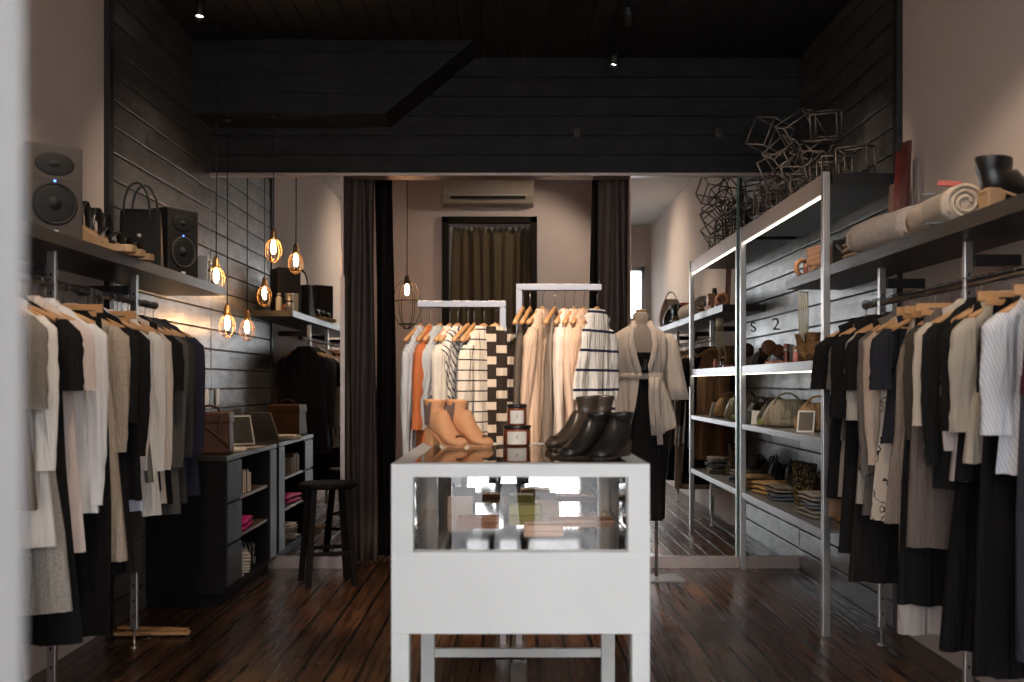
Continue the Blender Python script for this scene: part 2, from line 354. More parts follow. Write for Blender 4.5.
# ceiling over the dark part: planks running front to back
m = M(); x = XL - .02
while x < XR:
    m.box(x, min(x + .136, XR + .02), YP, D + .1, ZC, ZC + .02); x += .14
struct(m.build('ceiling', mPlankC, None, .003))
sbox('ceiling_backing', mBlack, XL - .2, XR + .2, YP - .001, D + .2, ZC + .02, ZC + .15)
# bulkhead over the mirrors
m = M()
zz = [2.765 + i * .1365 for i in range(7)]
for a, b in zip(zz, zz[1:]): m.box(XL, XR, D - .02, D + .08, a, b - .006)
o = struct(m.build('wall_back_bulkhead', mPlankC, None, .003))
M().box(XL - .1, XR + .1, D, D + .1, 2.77, ZC).build('wall_backing', mBlack, o)
struct(M().box(XL, XR, D - .035, D + .12, 2.75, 2.772).build('trim_3', mRust, None, .002))
# boxed-in underside of the stair: planked front, slanted right side
zb = 3.09; Yb = 6.64
def xr(z): return -.83 + (z - zb) * (.60 / .495)
m = M(); z = zb
while z < ZC - .01:
    z1 = min(z + .1365, ZC)
    e = .006
    a, b = z + (.0 if z == zb else e / 2), z1 - e / 2
    m.add([(XL, Yb, a), (xr(a), Yb, a), (xr(b), Yb, b), (XL, Yb, b), (XL, Yb + .03, a), (xr(a), Yb + .03, a), (xr(b), Yb + .03, b), (XL, Yb + .03, b)],
          [(0, 1, 2, 3), (4, 7, 6, 5), (0, 4, 5, 1), (3, 2, 6, 7), (1, 5, 6, 2), (0, 3, 7, 4)])
    z = z1
o = struct(m.build('ceiling_stair_box', mPlankC, None, .003))
s = M(); s.add([(XL, Yb + .01, zb + .002), (xr(zb) - .004, Yb + .01, zb + .002), (xr(ZC) - .004, Yb + .01, ZC), (XL, Yb + .01, ZC), (XL, D - .02, zb + .002), (xr(zb) - .004, D - .02, zb + .002), (xr(ZC) - .004, D - .02, ZC), (XL, D - .02, ZC)],
          [(0, 1, 2, 3), (4, 7, 6, 5), (0, 4, 5, 1), (3, 2, 6, 7), (1, 5, 6, 2), (0, 3, 7, 4)])
s.build('box_underside', mPlankC, o)

# partition behind the mirrors, fitting room walls
sbox('wall_back_left', mWallBack, XL - .2, -1.18, D + .012, D + .1, 0, 2.77)
sbox('wall_back_right', mWallBack, .844, XR + .2, D + .012, D + .1, 0, 2.77)
f = M(); f.box(-2.4, -.63, 9.3, 9.45, 0, 3.3); f.box(.25, 2.4, 9.3, 9.45, 0, 3.3); f.box(-.63, .25, 9.3, 9.45, 2.84, 3.3)
struct(f.build('wall_fitting_room', mWallBack))
sbox('wall_fitting_left', mWallBack, -2.4, -2.3, D, 9.3, 0, 3.3); sbox('wall_fitting_right', mWallBack, 2.3, 2.4, D, 9.3, 0, 3.3)
sbox('wall_behind_doorway', mCurtainD, -.9, .6, 9.9, 9.95, 0, 3.3)
f = M(); t = .06; f.box(-.63, -.63 + t, 9.24, 9.32, 0, 2.84); f.box(.25 - t, .25, 9.24, 9.32, 0, 2.84); f.box(-.63, .25, 9.24, 9.32, 2.78, 2.84)
struct(f.build('door_2', mat('dark_door_frame', (.02, .017, .014), .8, spec=.1), None, .004))
# mirror wall: mirror panels with their plinths
def mirror(label, x0, x1):
    o = M().box(x0, x1, D, D + .01, .085, 2.755).build('wall_mirror', mMirror); tag(o, label, 'mirror', 'mirror panels on the back wall')
    return o
mirror('tall mirror panel left of the curtained opening', XL + .02, -1.185)
mirror('tall mirror panel behind the draped mannequin', .85, 1.593)
mirror('narrow mirror panel behind the steel shelves', 1.607, XR - .02)
struct(M().box(1.597, 1.603, D - .008, D + .01, .085, 2.755).build('trim_4', mGlassEdge))
struct(M().box(-2.1, -1.18, D - .025, D + .01, 0, .085).build('baseboard_left', mRust, None, .002))
struct(M().box(.844, XR - .02, D - .025, D + .01, 0, .085).build('baseboard_right', mRust, None, .002))
struct(M().box(-1.19, -1.155, D - .03, D + .1, 0, 2.05).box(-1.185, -1.165, D - .02, D + .1, 2.05, 2.76).build('trim_5', mRust, None, .003))
# power socket on the left plank wall
o = M().box(-.006, .006, -.04, .04, -.06, .06).build('power_socket', mWhiteP, None, .003, loc=(XL + .024, 6.9, 1.2)); tag(o, 'beige socket plate on the left plank wall beside the mirror', 'socket')

# curtains
def curtain(name, label, x0, x1, y, z0, z1, amp, n, m, group=None, seed=1):
    r = random.Random(seed); k = int((x1 - x0) / .008); b = M(); rings = []
    ph = [r.uniform(0, 6.28) for _ in range(3)]
    for zi in range(14):
        t = zi / 13; z = z0 + (z1 - z0) * t; ring = []
        w = 1 + .12 * (1 - t)
        for i in range(k + 1):
            u = i / k; xx = (x0 + x1) / 2 + (u - .5) * (x1 - x0) * w
            a = amp * (1.0 + .3 * math.sin(3 * t + ph[0]))
            ring.append((xx + .015 * math.sin(5 * t + u * 7 + ph[2]), y + a * math.sin(2 * math.pi * n * u + ph[1] + .5 * math.sin(2.3 * t)) + .4 * a * math.sin(2 * math.pi * n * .47 * u + ph[2]), z))
        rings.append(ring)
    b.loft(rings, False, False, True, False)
    o = b.build(name, m, None, solid=.006); tag(o, label, 'curtain', group); return o
curtain('long_curtain', 'brown full-length curtain gathered at left of the fitting room opening', -1.17, -.98, 7.24, .01, 2.95, .035, 3, mCurtain, seed=2)
curtain('long_curtain', 'darker brown curtain hanging just behind the left gathered curtain', -.99, -.86, 7.42, .02, 2.95, .04, 2, mCurtainD, seed=5)
curtain('long_curtain', 'dark curtain fold at inner edge of the right side opening', .60, .68, 7.42, .02, 2.95, .03, 1.5, mCurtainD, seed=3)
curtain('long_curtain', 'brown striped-looking curtain gathered at right of the opening', .66, .86, 7.26, .01, 2.95, .045, 3.2, mCurtain, seed=8)
curtain('doorway_curtain', 'olive brown curtain closing the far doorway', -.6, .22, 9.42, .02, 2.77, .03, 8, mCurtainG, seed=4)
# curtain rail
o = M().tube([(-1.16, 7.3, 2.96), (.9, 7.3, 2.96)], .012).build('curtain_rail', mSteel); tag(o, 'thin metal curtain rail above the fitting room opening', 'curtain rail')
# air conditioner
ac = empty('air_conditioner', 'beige split air conditioner mounted above the far doorway', 'air conditioner', (-.2, 9.29, 3.07))
M().loft([[(x, y, z) for y, z in ((0, -.14), (-.16, -.13), (-.2, -.06), (-.2, .1), (-.16, .14), (0, .14))] for x in (-.42, .42)], True, True, False).build('casing', mat('ac_casing', (.38, .33, .28), .5), ac, .006)
M().box(-.34, .34, -.204, -.185, -.095, -.07).build('air_outlet', mBlack, ac)
M().box(-.36, .36, -.215, -.2, -.068, -.06).build('louvre', mWhiteP, ac)

# ================================================================ LAMPS
def pendant(label, x, y, z, top, cage=.055, h=.19, group='caged pendant lamps over the counter', mm=mBrass, strength=1):
    t = empty('pendant_lamp', label, 'lamp', (x, y, z), 0, group)
    M().tube([(0, 0, .09), (.002, 0, (top - z) * .5), (0, 0, top - z)], .0035).build('cord', mCord, t)
    M().lathe([(.035, top - z), (.035, top - z - .02), (.008, top - z - .03)][::-1], 16).build('ceiling_canopy', mBlack, t)
    M().lathe([(.010, .125), (.014, .115), (.020, .105), (.021, .075), (.025, .07), (.024, .055), (.019, .05)][::-1], 16).build('socket', mm, t)
    c = M(); n = 6
    for k in range(n):
        a = 2 * math.pi * k / n
        pts = [(math.cos(a) * r, math.sin(a) * r, zz) for r, zz in ((.022, .055), (cage * .8, .03), (cage, -.01), (cage * .95, -.05), (cage * .6, -.085), (.008, -.1))]
        c.tube(pts, .0016, 5)
    for r, zz in ((cage * 1.0, -.012), (.012, -.1), (cage * .6, -.085)):
        c.tube([(r * math.cos(2 * math.pi * q / 20), r * math.sin(2 * math.pi * q / 20), zz) for q in range(21)], .0016, 5)
    c.build('wire_cage', mm, t)
    M().lathe([(.004, .05), (.012, .04), (.017, .015), (.017, -.02), (.011, -.038), (.003, -.044)][::-1], 14).build('bulb', mBulb, t)
    return t
pendant('brass caged pendant lamp nearest, half hidden behind the left shelf end', -1.88, 6.40, 1.985, ZC)
pendant('brass caged pendant lamp hanging highest, out from the left wall', -1.58, 6.68, 2.205, 3.09)
pendant('brass caged pendant lamp hanging lowest above the counter', -1.915, 6.775, 1.705, 3.09)
t = pendant('black wire cage pendant in the fitting room beyond the curtains', -.855, 8.3, 2.07, 3.3, .055, group=None, mm=mWire)
for ch in list(t.children):
    if ch.name.startswith('wire_cage'): ch.scale = (2.1, 2.1, 2.6); ch.location.z = -.06
def spot(label, x, y, z, aim, power, size, fixture_top=ZC, blend=.6, col=(1, .80, .60), group='black ceiling spotlights'):
    t = empty('ceiling_spotlight', label, 'spotlight', (x, y, z), 0, group)
    dirv = (Vector(aim) - Vector((x, y, z))).normalized(); q = dirv.to_track_quat('-Z', 'Y').to_matrix().to_4x4()
    M().tube([(0, 0, .02), (0, 0, fixture_top - z)], .008).build('stem', mBlack, t)
    M().lathe([(.026, .06), (.03, .05), (.032, -.05), (.027, -.05), (.026, -.02)], 16, mtx=q).build('housing', mBlack, t)
    M().lathe([(.024, -.032), (.024, -.03)], 14, mtx=q).build('lens', mSpotE, t)
    l = bpy.data.lights.new('spot_light', 'SPOT'); l.energy = power; l.spot_size = R(size); l.spot_blend = blend; l.color = col; l.shadow_soft_size = .03
    lo = bpy.data.objects.new('spot_light', l); C.objects.link(lo); lo.parent = t; lo.location = dirv * .06; lo.rotation_euler = dirv.to_track_quat('-Z', 'Y').to_euler()
    return t
spot('small black ceiling spotlight at far left above the counter', -1.83, 5.9, 3.50, (-1.75, 5.2, .5), 20, 50, blend=1)
spot('black ceiling spotlight nearer the camera of the right pair', .70, 5.9, 3.46, (.9, 6.55, 1.3), 75, 40, blend=1)
spot('black ceiling spotlight farther of the right pair', .69, 6.6, 3.44, (.2, 6.2, .0), 40, 60)
spot('black ceiling spotlight aimed at the left centre rail', -.5, 2.9, 3.48, (-.25, 4.9, 1.25), 260, 34)
spot('black ceiling spotlight aimed at the right centre rail', .5, 2.9, 3.48, (.28, 4.9, 1.3), 260, 34)
spot('added out-of-frame spotlight washing the front of the right white wall', .6, 1.6, 3.5, (2.04, 1.9, 2.3), 90, 100, blend=1)  # added lamp, brightens the right wall for its mirror reflection
spot('added out-of-frame spotlight washing the front of the left white wall', -.6, 1.6, 3.5, (-2.1, 1.9, 2.3), 90, 100, blend=1)  # added lamp, same lift for the left wall in the left mirror
spot('added out-of-frame spotlight washing the left plank wall', -.2, 5.3, 3.5, (-2.1, 5.95, 1.75), 110, 62, blend=1)  # invented fill above the frame, gives the left planks a broad warm wash
spot('added out-of-frame spotlight washing the right plank wall', .2, 5.2, 3.5, (2.03, 6.0, 1.6), 110, 62, blend=1)  # matching invented fill for the right planks, fixture above the frame
spot('black ceiling spotlight aimed at the glass-topped cabinet', .1, 2.2, 3.48, (.03, 3.9, 1.0), 110, 26, blend=.8)
spot('added hidden spotlight on the fitting room ceiling', .9, 8.2, 3.2, (-.2, 9.2, 1.9), 30, 90, 3.3)  # added behind the soffit to lighten the back room wall
spot('black ceiling spotlight aimed at the left clothes rail', -.9, 3.0, 3.48, (-1.75, 4.3, 1.2), 90, 60)
spot('black ceiling spotlight aimed at the right clothes rail', .9, 3.0, 3.48, (1.75, 4.2, 1.2), 80, 60)
# tiny clamps on the bulkhead
for i, (px, pz) in enumerate(((.47, 3.05), (1.46, 3.05))):
    t = empty('bulkhead_bracket', ['small dark hook near the middle of the bulkhead', 'small dark clamp on the right of the bulkhead'][i], 'hook', (px, D - .03, pz))
    M().box(-.02, .02, -.005, .015, -.03, .03).build('plate', mWire, t); M().tube([(0, 0, .01), (0, -.05, .01), (0, -.06, -.02)], .006).build('hook', mWire, t)

# ================================================================ CLOTHES
def sect(hw, hd, z, n, fold, ph, k, yo=0):
    out = []
    for j in range(n):
        a = 2 * math.pi * j / n; c, s = math.cos(a), math.sin(a)
        x = hw * math.copysign(abs(c) ** .8, c); y = hd * math.copysign(abs(s) ** .9, s)
        f = fold * math.sin(k * x / max(hw, .01) * 2.2 + ph + (0 if s > 0 else 1.3)) + fold * .5 * math.sin(k * 1.9 * x / max(hw, .01) * 2.2 + ph * 2)
        out.append((x + .2 * f, y + yo + (f if abs(s) > .15 else f * .4), z))
    return out
def garment_mesh(hw=.2, L=.75, style='shirt', sleeve='long', flare=.02, hd=.035, fold=.010, seed=1, slen=None, neck=.07, hem_tilt=0):
    r = random.Random(seed); ph = r.uniform(0, 6.28); k = r.choice((3, 4, 5)); n = 40
    b = M(); rings = []
    if style == 'bottom':      # skirt or folded trousers clipped at the waist
        prof = [(0, hw * .8, hd * .5, 0), (.04, hw * .82, hd * .7, .1), (.25 * L, hw * .95, hd, .5), (.6 * L, hw + flare * .6, hd * 1.1, .9), (L, hw + flare, hd * 1.2, 1)]
    elif style == 'tank':
        prof = [(.02, hw * .55, hd * .3, 0), (.09, hw * .66, hd * .6, 0), (.16, hw * .80, hd * .9, .2), (.24, hw * .88, hd, .4), (.45 * L + .1, hw * .9, hd, .7), (.75 * L, hw * .95 + flare * .6, hd * 1.1, 1), (L, hw + flare, hd * 1.2, 1)]
    else:
        prof = [(-.02, neck * .8, hd * .7, 0), (.0, neck, hd * .8, 0), (.02, neck * 1.5, hd * .85, 0), (.05, hw * .72, hd * .9, .0), (.085, hw * .95, hd * .95, .1), (.13, hw, hd, .2), (.22, hw * .93, hd, .4),
                (.45 * L + .05, hw * .92 + flare * .3, hd, .7), (.75 * L, hw * .95 + flare * .7, hd * 1.1, 1), (L - .012, hw + flare, hd * 1.2, 1.15), (L, hw + flare, hd * 1.15, 1.15)]
    for z, w, dd, fa in prof:
        s = sect(w, dd, -z, n, fold * fa, ph + z * .8, k)
        if z > .9 * L or hem_tilt:
            s = [(x, y, zz + (r.uniform(-.002, .002)) - hem_tilt * (x / hw) * (z / L) ) for x, y, zz in s]
        rings.append(s)
    b.loft(rings, False, False)
    if style in ('shirt', 'coat') and sleeve != 'none':
        sl = slen or {'long': .56, 'mid': .36, 'short': .22}[sleeve]
        for sd in (-1, 1):
            x0 = sd * hw * .93; sw = .055 if sleeve == 'long' else .065
            out = r.uniform(.0, .02) + (.02 if sleeve == 'short' else 0); yy = r.uniform(-.03, .03)
            pts = [(x0 * .86, 0, -.075), (x0 + sd * .012, yy * .1, -.12), (x0 + sd * (.012 + out * .5), yy * .3, -.12 - sl * .3), (x0 + sd * (.012 + out), yy * .8, -.12 - sl * .7), (x0 + sd * (.006 + out), yy, -.12 - sl)]
            rs = [sw * .8, sw, sw * .97, sw * .8, sw * (.68 if sleeve == 'long' else .95)]
            p2, r2 = [], []
            for i in range(len(pts) - 1):
                for q in range(4):
                    u = q / 4; a, c = Vector(pts[i]), Vector(pts[i + 1]); p2.append(a.lerp(c, u)); w = rs[i] * (1 - u) + rs[i + 1] * u
                    r2.append(w * (1 + .03 * math.sin(len(r2) * .8 + ph)) + r.uniform(-.0025, .0025))
            p2.append(Vector(pts[-1])); r2.append(rs[-1])
            rg = []
            for p, w in zip(p2, r2):
                rg.append([(p.x + w * math.cos(2 * math.pi * j / 14), p.y + (.5 * w + .006 * math.sin(4 * math.pi * j / 14 + p.z * 9)) * math.sin(2 * math.pi * j / 14), p.z) for j in range(14)])
            b.loft(rg, True, False)
    return b
_hm = {}
def hanger(kind, loc, rot, label, group, sx=1):
    """wooden hanger; origin at the neck of the hook, rail is .085 above"""
    if kind not in _hm:
        t = empty('clothes_hanger', '', 'hanger', (0, 0, -50))
        if kind == 'shoulder':
            b = M(); rings = []
            for i in range(17):
                u = -1 + 2 * i / 16; x = u * .205; z = -.012 - .075 * abs(u) ** 1.35; y = .018 * u * u
                h = .017 - .006 * abs(u); w = .007 + .004 * abs(u)
                rings.append([(x, y + w * math.cos(2 * math.pi * j / 10), z + h * math.sin(2 * math.pi * j / 10)) for j in range(10)])
            b.loft(rings); b.build('wooden_bar', mWood, t)
            if True: M().tube([(-.19, .012, -.08), (0, .0, -.088), (.19, .012, -.08)], .004, 6).build('lower_bar', mWood, t)
        else:
            M().box(-.19, .19, -.009, .009, -.035, 0).build('wooden_bar', mWood, t, .004)
            M().box(-.17, .17, -.014, -.010, -.05, -.028).build('clamp', mWood, t, .002)
        M().tube([(0, 0, -.008), (0, 0, .045)] + [(.028 * math.cos(a), 0, .079 + .019 * math.sin(a)) for a in [R(d) for d in range(-90, 200, 30)]], .0022, 6).build('hook', mChrome, t)
        _hm[kind] = t; tt = t
    else: tt = copy_tree(_hm[kind])
    tt.location = loc; tt.scale = (sx, 1, 1); tt.rotation_euler = rot; tag(tt, label, 'hanger', group); return tt
gseed = [11]
def hang(where, x, y, zr, rz, desc, m, cat, hk='shoulder', tilt=0, name=None, group=None, **kw):
    gseed[0] += 1; kw.setdefault('hw', .2); zo = zr - .092
    HG = lambda: hanger(hk, (x, y, zo), (0, 0, rz), 'hanger under ' + desc.replace(' hanging', ''), 'wooden hangers on the ' + where, (kw['hw'] - .005) / .205 if hk == 'shoulder' else 1)
    dz = (-.034 if 'centre' in where else -.010) if hk == 'shoulder' else -.022
    lim = min(abs(XL if x < 0 else XR) - abs(x) - .035, 1) if 'rail' in where and 'centre' not in where else 1
    kw['hw'] = min(kw['hw'], lim - (.03 if kw.get('style', 'shirt') in ('shirt', 'coat') and kw.get('sleeve') != 'none' else kw.get('flare', .02)))
    HG(); kw.setdefault('fold', .013); kw.setdefault('neck', rnd.uniform(.065, .095))
    o = garment_mesh(seed=gseed[0], **kw).build(name or cat, m, loc=(x, y, zo + dz), rot=(0, tilt, rz)); tag(o, desc, cat, group or 'clothes on the ' + where); return o

NAVY = (.018, .018, .030); CHAR = (.035, .033, .032); CREAM = (.56, .47, .40); WHITE = (.66, .62, .58); BLK = (.009, .008, .008); BROWNB = (.03, .022, .019)
BEIGE = (.44, .36, .29); TAUPE = (.30, .25, .21); GREY = (.20, .18, .165); LGREY = (.38, .35, .32); GREIGE = (.40, .35, .29); PINK = (.60, .50, .46); BURG = (.06, .012, .022)
mStrW = stripes('fine_blue_stripe', (.58, .57, .58), (.40, .43, .52), 85, .35, (1, 0, .35))
mStrB = stripes('blue_breton', (.40, .45, .56), (.10, .12, .20), 38, .22)
mPrint = blotch('scroll_print', (.52, .44, .37), (.015, .013, .012), 14)
mTweed = cloth((.20, .17, .15), 'tweed')
LX, RX, ZR = -1.84, 1.81, 1.71
def zL(ypx, Y): return (1.3 - (ypx - 383) * Y / 1000)
def row(where, X, side, items):
    for it in items:
        Y, desc, m, cat, kw = it
        kw = dict(kw); hem = kw.pop('hem'); rz = kw.pop('rz', rnd.uniform(-.08, .08)) * .7; hk = kw.pop('hk', 'shoulder')
        kw['L'] = ZR - .1 - hem
        hang(where, X + kw.pop('dx', rnd.uniform(-.012, .012)), Y, ZR, rz, desc, m, cat, hk, tilt=kw.pop('tilt', rnd.uniform(-.02, .02)), **kw)
row('left rail', LX, -1, [
 (5.14, 'navy long-sleeved shirt at the far end of the left rail', cloth(NAVY), 'shirt', dict(hem=.72, hw=.20, rz=.2)),
 (5.03, 'charcoal shirt beside the navy one on the left rail', cloth(CHAR), 'shirt', dict(hem=.70, hw=.20)),
 (4.92, 'dark grey thin long top third from the far end of the left rail', cloth((.085, .078, .07)), 'top', dict(hem=.66, hw=.21, slen=.6)),
 (4.82, 'black narrow top between grey and cream on the left rail', cloth(BLK), 'top', dict(hem=.72, hw=.20, sleeve='short')),
 (4.73, 'cream narrow shirt behind the cuffed white shirt on the left rail', cloth(CREAM), 'shirt', dict(hem=.73, hw=.18, slen=.6)),
 (4.66, 'black V-front sleeveless top tucked between cream shirts on the left rail', cloth(BLK), 'top', dict(hem=.80, hw=.19, style='tank')),
 (4.59, 'off-white long shirt with hanging cuff on the left rail', cloth(WHITE), 'shirt', dict(hem=.69, hw=.19, slen=.60, rz=.15)),
 (4.53, 'sage grey camisole peeking between shirts on the left rail', cloth((.16, .15, .13)), 'top', dict(hem=.85, hw=.21, style='tank')),
 (4.47, 'white shirt with flared cuff beside the wide black cardigan', cloth((.62, .56, .53)), 'shirt', dict(hem=.80, hw=.19, slen=.58, rz=.12)),
 (4.42, 'black-brown long trousers on the left rail reaching lowest by the post', cloth(BROWNB), 'trousers', dict(hem=.48, hw=.20, style='bottom', hk='bar')),
 (4.37, 'pale blue shirt with its tail showing under the black cardigan', cloth((.50, .53, .62)), 'shirt', dict(hem=.74, hw=.19, sleeve='short')),
 (4.31, 'wide black cardigan with open neck on the left rail', cloth(BLK), 'cardigan', dict(hem=.80, hw=.25, flare=.03, slen=.5, rz=.12, neck=.09)),
 (4.25, 'black dress behind the beige coat on the left rail', cloth((.012, .011, .011)), 'dress', dict(hem=.50, hw=.24, flare=.04, sleeve='mid')),
 (4.13, 'beige coat with broad pale lapel on the left rail', cloth((.42, .34, .27), 'knit'), 'coat', dict(hem=.56, hw=.225, flare=.03, style='coat', slen=.48, rz=.2)),
 (4.05, 'black long skirt under the beige coat on the left rail', cloth((.011, .010, .010), 'knit'), 'skirt', dict(hem=.30, hw=.24, style='bottom', hk='bar')),
 (3.95, 'oatmeal fine-knit top just behind the white shirts on the left rail', cloth(BEIGE, 'knit'), 'top', dict(hem=.85, hw=.19, sleeve='mid')),
 (3.86, 'white long-sleeved shirt hanging in front of the beige coat', cloth((.68, .65, .64)), 'shirt', dict(hem=.80, hw=.225, slen=.66, rz=.16)),
 (3.78, 'pale pink-white tunic between the white shirts on the left rail', cloth(PINK), 'tunic', dict(hem=.66, hw=.20, sleeve='short')),
 (3.70, 'black dress third from the near end of the left rail', cloth((.008, .008, .008)), 'dress', dict(hem=.34, hw=.23, flare=.05, sleeve='short')),
 (3.62, 'flecked grey linen dress reaching below the white shirts', cloth((.34, .31, .28), 'tweed'), 'dress', dict(hem=.47, hw=.215, flare=.03, sleeve='none', style='tank')),
 (3.54, 'white blouse with long cuff near the front of the left rail', cloth((.64, .60, .56)), 'blouse', dict(hem=.72, hw=.19, slen=.5)),
 (3.45, 'taupe ribbed knit jumper near the front of the left rail', cloth((.20, .17, .145), 'knit'), 'jumper', dict(hem=.86, hw=.185, slen=.28, sleeve='mid')),
 (3.37, 'cream pleated skirt low at the front of the left rail', cloth((.55, .49, .43)), 'skirt', dict(hem=.64, hw=.15, style='bottom', hk='bar', fold=.018)),
 (3.29, 'near-black long dress at the front of the left rail', cloth((.012, .010, .012)), 'dress', dict(hem=.24, hw=.16, flare=.07, sleeve='none', style='tank')),
 (3.20, 'grey tweed short-sleeved top at the near end of the left rail', mTweed, 'top', dict(hem=1.02, hw=.19, sleeve='short', rz=.1)),
])
row('right rail', RX, 1, [
 (5.12, 'tan-edged sleeveless top at the far end of the right rail', cloth((.30, .17, .10)), 'top', dict(hem=.62, hw=.17, style='tank')),
 (5.04, 'black wide-sleeved tee near the far end of the right rail', cloth(BLK), 'tee', dict(hem=.72, hw=.215, sleeve='short', rz=-.15, flare=.01)),
 (4.96, 'stone long top below the grey tee on the right rail', cloth(TAUPE), 'top', dict(hem=.74, hw=.18, sleeve='none', style='tank')),
 (4.91, 'mid grey short-sleeved tee on the right rail', cloth((.13, .115, .105)), 'tee', dict(hem=1.02, hw=.205, sleeve='short', rz=-.1)),
 (4.83, 'black long-sleeved dress beside the grey tee on the right rail', cloth((.010, .009, .009)), 'dress', dict(hem=.48, hw=.20, sleeve='mid')),
 (4.75, 'charcoal knee-length dress low on the right rail', cloth((.022, .019, .018), 'knit'), 'dress', dict(hem=.36, hw=.19, sleeve='none', style='tank')),
 (4.68, 'cream blouse with grey-green edge on the right rail', cloth((.42, .38, .33)), 'blouse', dict(hem=.74, hw=.195, sleeve='mid')),
 (4.61, 'black top with short hem between the cream ones on the right rail', cloth(BLK), 'top', dict(hem=.90, hw=.19, sleeve='short')),
 (4.54, 'brown sparkling knit cardigan on the right rail', cloth((.10, .08, .07), 'sparkle'), 'cardigan', dict(hem=.70, hw=.20, slen=.6)),
 (4.47, 'peach-beige long top beside the sparkling cardigan', cloth((.45, .34, .27)), 'top', dict(hem=.72, hw=.205, slen=.55)),
 (4.39, 'cream top with black scroll print on the right rail', mPrint, 'top', dict(hem=.70, hw=.20, sleeve='none', style='tank')),
 (4.34, 'dark navy tee hanging over the scroll-print top', cloth((.018, .018, .024)), 'tee', dict(hem=1.04, hw=.195, sleeve='short')),
 (4.26, 'taupe knit long-sleeved dress mid right rail', cloth((.27, .215, .18), 'knit'), 'dress', dict(hem=.70, hw=.19, sleeve='none', style='tank')),
 (4.19, 'pale skirt showing lowest beneath the dark clothes of the right rail', cloth((.50, .43, .39)), 'skirt', dict(hem=.27, hw=.17, style='bottom', hk='bar', flare=.05)),
 (4.12, 'black trousers hanging mid right rail', cloth((.009, .009, .009)), 'trousers', dict(hem=.40, hw=.19, style='bottom', hk='bar')),
 (4.05, 'dark brown tunic with long sleeve on the right rail', cloth((.055, .045, .036)), 'tunic', dict(hem=.68, hw=.205, slen=.42)),
 (3.97, 'mushroom brown skirt below the dark tunic on the right rail', cloth((.13, .10, .088)), 'skirt', dict(hem=.66, hw=.19, style='bottom', hk='bar')),
 (3.91, 'cream short-sleeved top behind the black jacket on the right rail', cloth((.50, .43, .36)), 'top', dict(hem=1.04, hw=.20, sleeve='mid')),
 (3.84, 'black jacket with high collar on the right rail', cloth((.010, .010, .010)), 'jacket', dict(hem=.90, hw=.20, slen=.5)),
 (3.76, 'black straight dress reaching the lowest on the right rail', cloth((.008, .007, .008)), 'dress', dict(hem=.30, hw=.22, sleeve='none', style='tank', flare=.05)),
 (3.69, 'pale pink shirt with turned cuff on the right rail', cloth(PINK), 'shirt', dict(hem=.94, hw=.215, slen=.44)),
 (3.62, 'black tee squeezed beside the pink shirt on the right rail', cloth(BLK), 'tee', dict(hem=.95, hw=.20, sleeve='mid')),
 (3.54, 'greige boxy top with wide sleeves on the right rail', cloth(GREIGE), 'top', dict(hem=1.02, hw=.19, sleeve='mid', flare=.03, rz=-.12)),
 (3.46, 'black maxi skirt near the front of the right rail', cloth((.010, .009, .010), 'knit'), 'skirt', dict(hem=.30, hw=.24, style='bottom', hk='bar', flare=.04)),
 (3.38, 'black pointed-collar top beside the striped shirt', cloth((.013, .012, .012)), 'top', dict(hem=1.15, hw=.19, sleeve='short')),
 (3.30, 'white shirt with fine blue pinstripes on the right rail', mStrW, 'shirt', dict(hem=1.00, hw=.17, sleeve='mid', slen=.36, rz=-.12)),
 (3.22, 'charcoal blue long skirt at the near end of the right rail', cloth((.035, .036, .045)), 'skirt', dict(hem=.42, hw=.21, style='bottom', hk='bar')),
 (3.14, 'blue tee with thin dark stripes at the near end of the right rail', mStrB, 'tee', dict(hem=.90, hw=.16, sleeve='none', style='tank')),
 (3.07, 'burgundy top nearest the camera on the right rail', cloth(BURG), 'top', dict(hem=1.2, hw=.15, sleeve='short')),
])
# pale lapel on the beige coat, cream collar pieces
for o in list(C.objects):
    if o.get('label') == 'beige coat with broad pale lapel on the left rail':
        b = M(); b.add([(-.05, -.05, -.02), (.10, -.052, -.06), (.17, -.06, -.24), (.02, -.058, -.42), (-.03, -.05, -.2)], [(0, 1, 2, 3, 4)]); b.build('lapel', cloth(CREAM), o, solid=.004)

